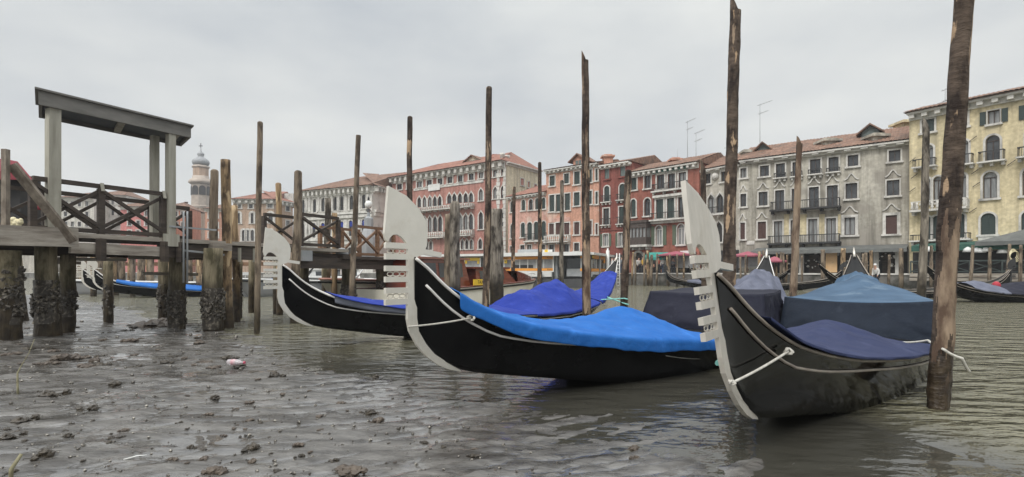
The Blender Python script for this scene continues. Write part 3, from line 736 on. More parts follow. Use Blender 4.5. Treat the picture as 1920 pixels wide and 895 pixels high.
# ochre plaster zone between the third-floor windows
for (u0, u1) in ((1470,1480), (1500,1513), (1536,1547), (1571,1576)):
    f.boxpart('ochre_patch', u0, 402, u1, 441, .001, .004, M['p_yellow'])
f.boxpart('plaque', 1400, 452, 1415, 459, .004, .05, M['stone_white'])
b = MB(); a0 = f.px(1420, 460)[0]; a1 = f.W-.05
zA = 3.35
b.poly([f.P(a0, zA, .1), f.P(a1, zA, .1), f.P(a1, zA-.35, 2.1), f.P(a0, zA-.35, 2.1)]); b.poly([f.P(a0, zA-.35, 2.1), f.P(a1, zA-.35, 2.1), f.P(a1, zA-.62, 2.12), f.P(a0, zA-.62, 2.12)])
b.build('awning', M['awn_grey'], f.root)
f.boxpart('shop_shade_panel', 1424, 466, 1702, 540, .02, .05, M['dark'])
for u in (1507, 1612, 1645, 1685, 1432):
    a, z = f.px(u, 470); b = MB(); b.frame(f.A, f.e, f.n, Vector((0,0,1)), a-.16, a+.16, .8, 1.1, 1.1, 2.75); b.frame(f.A, f.e, f.n, Vector((0,0,1)), a-.22, a+.22, .74, 1.16, 2.76, 2.95)
    b.build('column', M['stone_white'], f.root)
f.boxpart('poster', 1553, 474, 1574, 511, 1.2, 1.26, M['peach'])
for i, q in enumerate(((1518,478,1541,513), (1655,470,1678,516), (1580,475,1600,512))): f.boxpart('door_shutter', *q, .3, .36, M['plank_dark'])
b = MB()
rr = random.Random(4)
for i in range(60):
    a = f.px(1480+rr.random()*220, 480)[0]; b.ball(f.P(a, 1.6+rr.random()*1.3, .6+rr.random()*.5), .05+rr.random()*.09, 6, 4, .6)
b.build('shop_goods', M['stone_dirty'], f.root)
GF = f
# ---------------------------------------------------------------- narrow gothic house
A, B_, zt = level(1311, 322, 1387.5, 307, 46.9)
f = Fac('gothic_house', 'narrow pale house with pointed gothic windows between the red and the grey house', A, B_, zt, M['p_pale'], depth=10)
f.row('r', 'G', [(1322,326,1333,345), (1352,322,1361,341)])
f.row('g', 'G', [(1327,364,1340,400), (1343,362,1357,399), (1362,360,1374,398)], fw=.2)
f.row('g', 'D', [(1322,418,1335,455), (1341,415,1355,454), (1362,413,1375,453)], fw=.17)
f.finish(); f.cornice(h=.3, d=.45, br=1.0); f.roof(1.9, 4, ov=.5)
f.balcony(1324, 1378, 388, 401, M['iron'], d=.5, slabmat=M['stone_dirty'])
b = MB(); a, z = f.px(1342, 331); b.lathe(f.P(a, z, 0), [(.45,-.02),(.45,.0)], n=10); b2 = MB(); b2.ball(f.P(a, z, .03), .36, 10, 6, 1); b2.build('roundel', M['stone_white'], f.root)
f.boxpart('shop_shade_panel', 1318, 470, 1386, 520, .02, .05, M['dark'])
# ---------------------------------------------------------------- red house (wide, with loggias)
A, B_, zt = level(1180, 326, 1311, 305, 50.0)
f = Fac('red_house', 'brick red house with stacked loggias, dark timber bay and olive shutters', A, B_, zt, M['p_redb'], depth=11)
f.win('r', 'S', 1183.5,330,1194,356.5); f.win('r', 'G', 1208.5,327,1220.6,353.5)
f.row('r', 'G', [(1232,328,1246,354.5), (1252.6,326,1266,353.5), (1272.8,323.5,1287,351.5)], fw=.15)
f.win('a', 'S', 1183.2,374,1192.5,407); f.win('a', 'S', 1208.2,372,1219.8,405)
f.row('r', 'S', [(1230.5,374,1244,410), (1251,372,1264.5,409)], fw=.17); f.win('r', 'G', 1272,370,1285.5,408, fw=.17)
f.win('a', 'W', 1229.8,424,1241.3,460, open=1, ow=1.05); f.win('a', 'W', 1270.5,421,1283.4,459, open=1, ow=1.05); f.win('r', 'W', 1299,428,1308,458, open=0)
f.win('a', 'D', 1189.5,474,1205,512, fw=.22, nosill=1)
f.finish(); f.cornice(h=.5, d=.55, br=.6, mat=M['stone_white']); f.roof(1.5, 4, ov=.6)
f.balcony(1226, 1290, 343, 356, M['iron'], d=.45, slabmat=M['stone_white']); f.balcony(1224, 1291, 398, 411, M['iron'], d=.6, slabmat=M['stone_white'])
for (v, mt) in ((319, M['awn_green']), (366.5, M['stone_white']), (416, M['stone_white'])): f.band('string_course', 1226, 1291, v, .24, .3, mt)
# timber bay
b = MB(); a0 = f.px(1181, 440)[0]; a1 = f.px(1221.5, 440)[0]; z1 = f.px(1200, 418)[1]; z0 = f.px(1200, 460)[1]
a0 = max(a0, .05)
fr = lambda *q: b.frame(f.A, f.e, f.n, Vector((0,0,1)), *q)
fr(a0, a1, .004, .95, z0, z0+.75); fr(a0-.1, a1+.1, .004, 1.05, z1-.1, z1+.15); fr(a0, a1, .004, .95, z1-.6, z1-.103)
for i in range(7): x = a0+(a1-a0-.1)*i/6; fr(x, x+.1, .84, .94, z0+.753, z1-.603)
o = b.build('timber_bay', M['mull'], f.root)
b = MB(); fr(a0+.1, a1-.1, .004, .82, z0+.753, z1-.603); b.build('bay_glass', M['glass_curtain'], o)
b = MB(); fr(a0-.15, a1+.15, .004, 1.1, z0-.22, z0-.004)
for i in range(4): x = a0+(a1-a0-.2)*i/3; fr(x, x+.2, .004, .8, z0-.5, z0-.224)
b.build('bay_sill', M['stone_white'], o)
f.chimney(1236, 300, 309, .9, 3, M['p_salmon']); f.antenna(1241, 284, 300, 3, yagi=False); f.antenna(1255, 232, 300, 3.5); f.antenna(1276, 252, 299, 3)
f.boxpart('shop_shade_panel', 1209, 474, 1306, 516, .02, .05, M['dark'])
b = MB()
for u in range(1212, 1300, 8):
    a, z = f.px(u, 500); b.ball(f.P(a, 1.3+.9*random.random(), 1+random.random()), .16, 6, 5, 1.2)
b.build('shop_goods', M['p_salmon'], f.root)
f.boxpart('shop_sign', 1279, 470.5, 1296, 476, .3, .36, M['white_paint'])
RB = f
# ---------------------------------------------------------------- dark red house
A, B_, zt = level(1126, 312, 1183, 303, 56.0)
f = Fac('dark_red_house', 'tall narrow dark red house with balconied arched windows left of the loggia house', A, B_, zt, M['p_reda'], depth=14)
f.row('r', 'Y', [(1134,315,1143,336), (1163,310,1173,331)], fm=M['p_reda'])
f.row('a', 'S', [(1133.3,349,1143,378.5), (1161.8,345,1172.5,375)]); f.row('r', 'S', [(1131.5,391,1142.5,422), (1161,388,1171.2,420)])
f.row('r', 'W', [(1131.5,439,1140.6,462), (1160,437,1169,462)], open=1, ow=.8, fw=.1)
f.finish(); f.cornice(h=.4, d=.5, br=.6); f.roof(1.4, 5, ov=.5)
for q in ((1130,1146,367,379), (1158,1175,364,375), (1129,1145,410,422), (1158,1174,407,420)): f.balcony(*q, M['iron'], d=.35, slab=.1)
f.band('string_course', 1127, 1182, 431, .12, .08, M['p_reda'])
f.chimney(1128, 292, 308, 1.0, 1.2, M['p_salmon'])
f.boxpart('shop_shade_panel', 1128, 478, 1182, 512, .02, .05, M['dark'])
# ---------------------------------------------------------------- salmon houses
A, B_, zt = level(1024, 321, 1123, 306, 58.5)
f = Fac('salmon_house', 'tall salmon house with dark green shutters, white balustrade and an open timber dormer', A, B_, zt, M['p_salmon'], depth=9)
f.row('r', 'S', [(1031,330,1040.5,349), (1058,326,1067,344.5), (1076.8,322,1087.4,346), (1104,318,1110,342), (1117,317,1121,339)])
f.row('r', 'S', [(1030.4,366,1039.8,397), (1042.5,365,1051.5,397), (1059,363,1069,394.5), (1076.3,361,1087,386), (1104,358,1110,383), (1117,360,1121,383)])
f.row('r', 'B', [(1029.8,420,1039,440), (1042.3,418,1051,440), (1058,418,1068,440), (1077,417,1086.5,440), (1104,414,1110,440), (1117,420,1121,440)])
f.row('r', 'G', [(1029.8,459,1039,474), (1057,458,1067,474), (1076.7,456,1086,471)])
f.finish(); f.cornice(h=.4, d=.5, br=.6, mat=M['stone_white']); f.roof(1.0, 4, ov=.55)
f.balcony(1025, 1070, 442, 453, M['stone_white'], d=.6, post=.3, w=.12, baluster=True, slabmat=M['stone_white'])
f.dormer(1057, 1091, 289, 316, 1.2, M['p_salmon'], w_out=.5)
f.boxpart('blind_arch', 1029, 408, 1069, 416, .004, .04, M['p_salmon2'])
A, B_, zt = level(953, 371, 1024.5, 361, 63.2)
f = Fac('pink_house', 'low pink house with two rows of dark arched windows beside the palazzo', A, B_, zt, M['p_salmon2'], depth=5)
f.row('a', 'S', [(957.5,377,965,398), (978.3,375,985.2,395), (991.7,374,999.3,394), (1003.8,372,1011,393), (1015.8,371,1023,392)])
f.row('a', 'S', [(957.5,420,965,447), (976.8,418,984.6,445), (989,417,998,450), (1001.3,416,1010,450), (1014.6,415,1024,450)])
f.row('r', 'G', [(957,462,964,480), (976,460,984,468), (988.5,459.5,997,468), (1015,458.5,1022.5,468)], fw=.1)
f.finish(); f.cornice(h=.35, d=.45, br=.6, mat=M['stone_white']); f.roof(1.7, 4, ov=.5, mat=M['tile_red'], hipL=1.5)
f.balcony(986, 1026, 438, 452, M['iron'], d=.4, slab=.12)
# ---------------------------------------------------------------- red gothic palazzo
A, B_, zt = level(735, 335, 948, 302.5, 72.0)
f = Fac('gothic_palazzo', 'large rose red gothic palazzo with rows of pointed white windows and long balconies', A, B_, zt, M['p_palazzo'], depth=8.4)
f.row('r', 'G', [(744.5,345.5,754,356), (763,343,772,354), (782,340.5,792,352), (800.5,338,810,349), (821,335,830,347), (839.5,332,848.5,344), (859,329,867.5,341), (879.5,326,888.5,338), (898,323.5,906.5,335), (925,319.5,933.5,332), (940,317.5,945.5,330)], fw=.2)
g1 = [(u-3.4, 369-(u-786)*.05, u+3.4, 389-(u-786)*.06) for u in (786.4, 796.3, 806.2, 815.6, 824.8)]
g2 = [(u-3.8, 363-(u-842)*.06, u+3.8, 382-(u-842)*.06) for u in (842.6, 852.2, 862.7, 873.5, 883.6)]
f.row('g', 'G', g1+g2, fw=.24, nosill=1)
f.row('g', 'G', [(898.3,353.5,905.8,376.5), (925,350,932.6,373), (939.5,348.5,945.8,372)], fw=.2)
g3 = [(u-3.6, 406-(u-796)*.06, u+3.6, 436-(u-796)*.06) for u in (786.5, 796, 806.2, 816, 825.5)]
g4 = [(u-4.0, 403-(u-842)*.07, u+4.0, 433-(u-842)*.06) for u in (842.6, 852.5, 863, 873.3, 883.3)]
f.row('g', 'G', g3+g4, fw=.24, nosill=1)
f.row('g', 'G', [(898,396.5,905.8,430), (925,393,932.6,426), (939.5,392,945.8,425)], fw=.2)
f.row('g', 'G', [(u-2.7, 452-(u-790)*.035, u+2.7, 469-(u-790)*.02) for u in (790, 800, 808, 843, 853, 867, 875.5, 884)], fw=.2)
f.row('g', 'G', [(897.3,447,904,467), (925,445,931,466)], fw=.15)
f.finish(fw=.2); f.cornice(h=.9, d=.8, br=1.15, mat=M['stone_white']); f.roof(2.3, 4.6, ov=1.0, mat=M['tile_red'], hipL=6, hipR=2.5)
f.band('white_band', 776, 907, 348, .35, .10, M['stone_white'])
f.balcony(786.5, 889, 386.5, 392, M['stone_white'], d=.9, post=.45, w=.2, baluster=True, slabmat=M['stone_white'])
f.balcony(797, 838, 436.5, 445.5, M['stone_white'], d=.9, post=.45, w=.2, baluster=True, slabmat=M['stone_white'])
f.balcony(862, 889, 432, 441.5, M['stone_white'], d=.9, post=.45, w=.2, baluster=True, slabmat=M['stone_white'])
for u in (934.5, 946.5):
    b = MB(); a = f.px(u, 400)[0]
    for k in range(26):
        zz = 1.2+k*.62
        if zz < zt-1.2: b.frame(f.A, f.e, f.n, Vector((0,0,1)), a-(.32 if k % 2 else .22), min(a+(.32 if k % 2 else .22), f.W+.06), .003, .08, zz, zz+.56)
    b.build('corner_stones', M['stone_white'], f.root)
f.dormer(853, 886, 291.5, 313, 2.0, M['p_cream']); f.chimney(909, 297, 312, 1.0, 2, M['p_palazzo']); f.chimney(887, 292, 305, .8, 5, M['p_palazzo']); f.chimney(762, 320, 334, .9, 4, M['p_palazzo'])
b = MB(); a, z = f.px(815, 352); b.frame(f.A, f.e, f.n, Vector((0,0,1)), a-1.2, a+1.2, .12, .18, z-.45, z+.5); b.build('banner', M['white_paint'], f.root)
# its cream flank
Bc = f.B; dirr = -f.n
fs = Fac('gothic_palazzo', None, Bc+f.e*.06-f.n*.05, Bc+f.e*.06+dirr*8.5, zt-.1, M['p_cream'], depth=.4, root=f.root)
fs.row('r', 'G', [(976,335,982,348), (988.5,341,993,352), (1001.5,346,1006,357)], fw=.12)
fs.finish(sides=False); fs.cornice(h=.4, d=.5, br=0, mat=M['stone_dirty'])
fs.rf = f.rf
for (u, vt) in ((953, 286), (962, 290), (975, 304), (984, 309), (991, 310), (999, 315)):
    k = 1; a = fs.px(u, 330)[0]; z1 = fs.px(u, vt)[1]; c = fs.P(a, 0, -1.0); b = MB()
    w = .5 if u < 965 else .75
    if u < 965: b.lathe((c.x, c.y, 0), [(w*.7, zt-1), (w*.62, z1-.3), (w*.75, z1-.25), (w*.75, z1)], n=10)
    else:
        b.box(c.x-w, c.x+w, c.y-w, c.y+w, zt-3, z1-.5); b.lathe((c.x, c.y, 0), [(w*1.6, z1-.5), (w*1.5, z1-.35), (.1, z1+.15)], n=4, ang=math.pi/4, smooth=False)
    b.build('chimney', M['p_cream'] if u > 965 else M['stone_dirty'], f.rf)
# ---------------------------------------------------------------- white renaissance palazzo
Yc = 82.0; C0 = onY(699, Yc); L0 = onY(566, Yc*161/149); R0 = onY(730.5, Yc*161/153); zt = HC+161*Yc/F
f = Fac('white_palazzo', 'white stone renaissance palazzo with arched windows and blue blinds under a hipped roof', L0, C0, zt, M['stone_dirty'], depth=6)
top = [(565.7,571.5,375,399.5), (587,593,373.5,398.5), (602.8,609.8,371.5,397), (615.4,621,370.5,396.5), (625.6,633,369,395.5), (637.6,644.5,368,395), (655.7,662.6,366.7,393.4), (678.8,685.7,364.7,391.4)]
f.row('a', 'b', [(a, c, b2, d) for (a, b2, c, d) in top], fw=.28)
low = [(565.7,571.5,420,446), (586,592,418.5,446), (602,609,418,445), (615,621,417,444.5), (626,632.5,416,444), (637.5,644,415,443.5), (654.2,661.2,413.5,443), (678.3,685.3,411.5,441.5)]
f.row('a', 'b', [(a, c, b2, d) for (a, b2, c, d) in low], fw=.28)
f.win('a', 'D', 650,464,663,484, fw=.35)
f.finish(); f.cornice(h=1.0, d=.9, br=.95, mat=M['stone_dirty']); f.roof(3.4, 8, ov=1.1, hipL=5, hipR=0)
for (a, b2, c, d) in low:
    if a > 580: f.boxpart('blue_blind', a+.6, c+1.5, b2-.6, c+(d-c)*.38, -.16, -.10, cloth('blind', (.03,.07,.25), (.05,.1,.32)) if False else M['cl_bright'] if a < 0 else M['cl_royal'])
for (v, h, d) in ((401.5, .35, .45), (407.5, .5, .3), (449, .4, .5), (455.5, .6, .3), (359, .3, .2)): f.band('string_course', 566, 699, v, h, d, M['stone_dirty'])
b = MB()
for u in (575, 581, 598, 612, 623, 635, 649, 668, 674, 691, 696):
    a = f.px(u, 380)[0]
    for (za, zb_) in ((f.px(u,400)[1], f.px(u,362)[1]), (f.px(u,447)[1], f.px(u,410)[1])):
        b.frame(f.A, f.e, f.n, Vector((0,0,1)), a-.28, a+.28, .003, .16, za+.2, zb_-.2)
b.build('pilaster', M['stone_white'], f.root)
fs = Fac('white_palazzo', None, C0+Vector((.02,.03,0)), R0, zt, M['stone_dirty'], depth=.4, root=f.root)
fs.row('a', 'b', [(709.4,368,715.4,394), (708,415,715,442)], fw=.28); fs.finish(sides=False); fs.cornice(h=1.0, d=.9, br=.95, mat=M['stone_dirty'])
for (v, h, d) in ((398, .35, .45), (404, .5, .3), (445, .4, .5)): fs.band('string_course', 701, 729, v, h, d, M['stone_dirty'])
b = MB(); ap = onY(688, Yc+9); zr = zt+3.5
b.poly([fs.P(-.9, zt+.06, .9), fs.P(fs.W, zt+.06, .9), Vector((ap.x+2, ap.y, zr)), Vector((ap.x-.5, ap.y-1, zr))]); b.build('side_roof', M['tile'], f.root)
# ---------------------------------------------------------------- beige palazzo
Yc = 105.0; zt = HC+135*Yc/F
f = Fac('beige_palazzo', 'beige brick palazzo with a triple white-columned window, behind the tall pilings', onY(437, 104.5), onY(514, Yc), zt, M['p_beige'], depth=8)
f.row('r', 'G', [(446.6,383.5,452,391), (467,383,474,391), (502,382,511,390)], fw=.25)
f.row('a', 'G', [(446,399.5,450,419), (470.4,399.5,475.5,419), (503,399.5,511.5,418)], fw=.4)
f.row('a', 'G', [(453.8,431.5,459.6,452), (461.8,431.5,467,452), (470.6,431.5,476.2,452), (505,431.5,511,444)], fw=.35)
f.finish(); f.cornice(h=.8, d=.8, br=1.2); f.roof(2.6, 7, ov=1, mat=M['tile_red'], hipL=5)
fs = Fac('beige_palazzo', None, onY(514, Yc+.1), onY(549, 110), zt, M['p_beige'], depth=.4, root=f.root)
fs.row('r', 'G', [(536,387,543,396), (536,414,543,424)], fw=.2); fs.finish(sides=False); fs.cornice(h=.8, d=.8, br=1.2)
b = MB(); b.poly([fs.P(-.8, zt+.05, .8), fs.P(fs.W, zt+.05, .8), fs.P(fs.W, zt+2.4, -5), fs.P(3, zt+2.6, -6)]); b.build('side_roof', M['tile_red'], f.root)
b = MB(); c = onY(533, 111); b.box(c.x-2.2, c.x+2.2, c.y-1, c.y+2, zt, zt+2.0); b.build('roof_lantern', M['stone_white'], f.root)
# ---------------------------------------------------------------- far houses seen through the railings
def far_house(name, label, u0, u1, v, Y, mat, wins, rmat=None, rise=2.0, group=None, hip=3):
    f = Fac(name, label, onY(u0, Y), onY(u1, Y+1), HC+(HV-v)*Y/F, mat, depth=8)
    f.row('r', 'G', wins, fw=.2); f.finish(); f.cornice(h=.6, d=.6, br=0); f.roof(rise, 6, ov=.8, mat=rmat or M['tile'], hipL=hip, hipR=hip); return f
def grid(us, vs, w, h): return [(u, v, u+w, v+h) for u in us for v in vs]
far_house('far_house', 'pale cream far house with many small windows behind the dock railing', 112, 176, 371, 118, M['p_far'], grid((120,133,146,160), (378,397,416), 6, 9))
far_house('far_house', 'white far house with a roof terrace, beside the rose red one', 178, 238, 366, 124, M['stone_white'], grid((185,197,209,221), (374,394,414), 5, 10))
f = far_house('far_house', 'rose red far house seen through the crossed railing', 226, 305, 388, 112, M['p_pink'], grid((240,256,272,286), (396,414,432), 6, 9))
far_house('far_house', 'orange far house beside the campanile', 306, 352, 389, 116, M['p_orange'], grid((315,328,340), (397,417), 5, 9))
far_house('far_house', 'salmon far house just right of the campanile foot', 384, 436, 392, 114, M['p_salmon'], grid((391,404,418), (399,418,436), 5, 10))
far_house('far_house', 'low grey far house at the left behind the kiosk', -60, 108, 392, 122, M['p_pale'], grid((20,50,80), (400,420), 7, 10))
# ---------------------------------------------------------------- campanile
Yt = 170; c = onY(376.5, Yt); zz = lambda v: HC-(v-HV)*Yt/F; px = Yt/F
M['tower'] = mk('tower_stone', (.36,.30,.25), (.50,.43,.36), scale=.6, rough=.9)
t = thing('campanile', (c.x, c.y, 1.1), 'brick bell tower with an onion dome and cross rising in the mist', 'bell tower')
b = MB(); b.lathe((c.x,c.y,0), [(17*px,1.1), (17*px,zz(392))], n=4, ang=.5, smooth=False); b.build('shaft', M['p_beige'], t)
b = MB(); b.lathe((c.x,c.y,0), [(16.5*px,zz(392)+.02), (17.5*px,zz(388)), (16.2*px,zz(386)), (16.2*px,zz(370)), (16.2*px, zz(347))], n=8, ang=.3, smooth=False); o = b.build('belfry', M['tower'], t)
b = MB()
for k in range(8):
    an = .3+math.pi/8+k*math.pi/4; d = Vector((math.cos(an), math.sin(an), 0)); tt = Vector((-d.y, d.x, 0)); ra = 16.2*px*math.cos(math.pi/8)
    p0 = Vector((c.x,c.y,0))+d*(ra+.03)
    pts = apath(-.95, .95, zz(367), zz(350), 'a')
    b.prism(pts, lambda x, y, dd: p0+tt*x+Vector((0,0,y))+d*dd, 0, .1)
b.build('belfry_arch', M['dark'], o)
b = MB(); b.lathe((c.x,c.y,0), [(16.5*px,zz(347)+.03), (20.5*px,zz(344)), (20.5*px,zz(341.5)), (17*px,zz(337)), (14*px,zz(335)), (14*px,zz(331))], n=24); b.build('cornice', M['tower'], t)
b = MB(); b.lathe((c.x,c.y,0), [(13.2*px,zz(331)+.03), (13.2*px,zz(316))], n=8, ang=.3, smooth=False); b.build('drum', M['p_beige'], t)
b = MB(); b.lathe((c.x,c.y,0), [(13.5*px,zz(316)+.03), (15.5*px,zz(314.5)), (15*px,zz(312.5)), (13*px,zz(311))], n=8, ang=.3, smooth=False); b.build('drum_cornice', M['tower'], t)
b = MB(); b.lathe((c.x,c.y,0), [(10*px,zz(311)+.02), (13.5*px,zz(309)), (15*px,zz(305)), (13.5*px,zz(301)), (9*px,zz(297.5)), (5.5*px,zz(295)), (4.6*px,zz(293)), (6.2*px,zz(290.5)), (5.6*px,zz(288)), (3*px,zz(286)), (1.3*px,zz(283)), (.7*px,zz(277))], n=20); b.build('onion_dome', M['lead'], t)
b = MB(); b.box(c.x-.09,c.x+.09,c.y-.09,c.y+.09,zz(278),zz(269)); b.box(c.x-.6,c.x-.095,c.y-.08,c.y+.08,zz(274.5),zz(273.3)); b.box(c.x+.095,c.x+.6,c.y-.08,c.y+.08,zz(274.5),zz(273.3)); b.build('cross', M['iron'], t)
# ================================================================== GONDOLAS
T_SHEER = [(0,1.46),(.1,1.36),(.2,1.25),(.4,1.07),(.8,.86),(1.3,.73),(1.9,.62),(2.7,.52),(3.5,.45),(4.5,.37),(5.5,.33),(6.5,.33),(7.5,.40),(8.3,.52),(9.0,.72),(9.5,.96),(9.9,1.24),(10.2,1.50),(10.4,1.72)]
T_BEAM = [(0,.025),(.15,.06),(.4,.13),(.8,.235),(1.3,.36),(1.9,.50),(2.7,.69),(3.5,.86),(4.3,.96),(5.2,1.0),(6,.98),(6.8,.95),(7.6,.87),(8.3,.73),(9.0,.53),(9.5,.36),(9.9,.22),(10.2,.11),(10.4,.03)]
T_KEEL = [(0,.90),(.05,.78),(.13,.655),(.22,.555),(.37,.455),(.52,.375),(.8,.31),(1.5,.19),(2.2,.07),(2.8,-.01),(3.5,-.07),(5,-.12),(6.5,-.08),(7.5,0),(8.3,.14),(9,.36),(9.5,.62),(9.9,.95),(10.2,1.28),(10.4,1.60)]
T_BOT = [(0,.01),(.4,.015),(.8,.06),(1.5,.20),(2.2,.36),(3,.54),(4,.72),(5,.80),(6,.78),(7,.64),(8,.40),(9,.15),(9.5,.07),(10,.02),(10.4,.01)]
FERRO = [(.257,2.02),(.296,1.62),(.283,1.565),(.268,1.552),(.258,1.556),(.245,1.585),(.215,1.612),(.175,1.618),(.135,1.602),(.105,1.575),(.078,1.547),
         (.273,1.548),(.285,1.538),(.285,1.497),(.065,1.497),(.065,1.455),(.285,1.455),(.285,1.405),(.065,1.405),(.065,1.352),(.285,1.352),(.285,1.305),(.065,1.305),
         (.065,1.26),(.285,1.26),(.285,1.213),(.065,1.213),(.065,1.165),(.285,1.165),(.285,1.118),(.065,1.118),(.065,1.07),(.285,1.07),(.285,1.02),(.065,1.02),
         (.068,.89),(.045,.786),(-.03,.66),(-.13,.55),(-.264,.455),(-.40,.395),(-.53,.36),(-.52,.378),(-.37,.465),(-.22,.56),(-.13,.655),(-.05,.78),(-.03,.90),(-.03,1.43),
         (-.10,1.455),(-.295,1.43),(-.302,1.475),(-.12,1.50),(-.135,1.53),(-.145,1.68),(-.122,1.764),(-.045,1.86),(.08,1.955)]
class Gond:
    def __init__(s, name, label, P0, dir_, bend=0, twist=0, hullm=None, ferrom=None, trimm=None, z=0, group='gondolas moored at the dock', L=10.4, fw=1.0, pitch=0):
        s.pitch = pitch
        s.P0 = Vector(P0); d = Vector((dir_[0], dir_[1], 0)).normalized(); s.d = d; s.l = Vector((-d.y, d.x, 0)); s.bend = bend; s.twist = twist
        s.rz = math.atan2(d.y, d.x); s.z = z
        s.root = thing(name, (P0[0], P0[1], z), label, 'gondola', group, s.rz)
        hullm = hullm or M['black']; ferrom = ferrom or M['ferro_cream']; trimm = trimm or M['trim_white']
        st = [0,.03,.06,.1,.15,.2,.27,.35,.45,.55,.7,.85,1.0,1.2,1.4,1.65,1.9,2.2,2.5,2.8,3.1,3.5,3.9,4.3,4.7,5.1,5.5,6,6.5,7,7.4,7.8,8.2,8.5,8.8,9.1,9.3,9.5,9.7,9.9,10.05,10.2,10.3,10.4]
        rings = []; prof = []
        for q in st: rings.append([s.loc(*c) for c in s.section(q)])
        b = MB(); b.rings(rings, closed=False, caps=False); b.poly(rings[0]); b.poly(rings[-1])
        s.hull = b.build('hull', hullm, s.root, local=True)
        # decked ends and coaming
        g = []
        for q in st:
            zs = spl(T_SHEER, q)-.015; bb = max(spl(T_BEAM, q)-.012, .012)
            g.append([s.loc(q, w*bb, zs+(1-w*w)*.06*min(1, bb*3)) for w in (-1,-.6,-.2,.2,.6,1)])
        b = MB(); b.sheet(g); b.build('deck', M['black_matt'], s.root, local=True)
        for sg in (-1, 1):
            b = MB(); pts = [s.loc(q, sg*(spl(T_BEAM, q)+.008), spl(T_SHEER, q)-.012) for q in st]; b.tube(pts, [.014 if q < 8.5 else .012 for q in st], n=6)
            pts = [s.loc(q, sg*max(spl(T_BEAM, q)-.055, .008), spl(T_SHEER, q)+.012) for q in st[2:-9]]; b.tube(pts, .011, n=6)
            b.build('gunwale_strip', trimm, s.root, local=True)
            b = MB(); pts = []
            for q in st[3:-3]:
                zs = spl(T_SHEER, q); dz = .17 if q < .8 else .17-.075*min(1, (q-.8)/1.2); pts.append(s.loc(q, sg*(s.halfw(q, zs-dz)+.010), zs-dz))
            b.tube(pts, .012, n=6); b.build('rubbing_strip', trimm, s.root, local=True)
        # bow iron
        b = MB(); b.prism(FERRO, lambda a, z, d: s.loc(-a*(fw if z > .95 else 1)-.002, d, z), -.016, .016)
        fe = b.build('ferro', ferrom, s.root, local=True, fix=True); s.ferro = fe
        for zc in (1.476, 1.282, 1.094):
            b = MB()
            for k in range(3):
                a = .115+.06*k; n = 10; r = .017 if k != 1 else .02
                b.tube([s.loc(-a-1.7*r*math.cos(t*2*math.pi/n), 0, zc+r*math.sin(t*2*math.pi/n)) for t in range(n+1)], .005, n=4, caps=False)
            b.build('ornament', ferrom, fe, local=True)
        # stern tip iron
        b = MB(); b.tube([s.loc(10.30, 0, 1.62), s.loc(10.40, 0, 1.74), s.loc(10.43, 0, 1.84)], [.03,.028,.008], n=6); b.build('stern_cap', ferrom, s.root, local=True)
    def halfw(s, q, z):
        zs = spl(T_SHEER, q); zk = spl(T_KEEL, q); b = spl(T_BEAM, q); bb = spl(T_BOT, q)
        t = min(max((z-zk)/max(zs-zk, .01), 0), 1)
        return min(b, bb + (b-bb)*(t**.72)) if q > .3 else max(.012, b*t**.7)
    def section(s, q):
        zs = spl(T_SHEER, q); zk = min(spl(T_KEEL, q), zs-.03); b = spl(T_BEAM, q); bb = min(spl(T_BOT, q), b)
        half = []
        for t in (1, .82, .62, .42, .24, .1, 0): half.append((s.halfw(q, zk+(zs-zk)*t) if t < 1 else b, zk+(zs-zk)*t))
        half.append((0, zk-.02*min(1, bb*4)))
        return [(q, w, z) for w, z in half] + [(q, -w, z) for w, z in half[:-1][::-1]]
    def loc(s, q, w, z):
        off = s.bend*max(0, q-4.5)**2/35.0
        z = z - s.pitch*max(0, 1-q/4.2)
        f = max(0, 1-q/2.2) if q >= 0 else 1
        tw = s.twist*f*f; z0 = .55
        c, sn = math.cos(tw), math.sin(tw)
        return Vector((q, w*c-(z-z0)*sn+off, z0+(z-z0)*c+w*sn)) if tw else Vector((q, w+off, z))
    def W(s, q, w, z):
        p = s.loc(q, w, z); return s.P0*1.0 + s.d*p.x + s.l*p.y + Vector((0,0,p.z+s.z))
    def beam(s, q): return spl(T_BEAM, q)
    def sheer(s, q): return spl(T_SHEER, q)

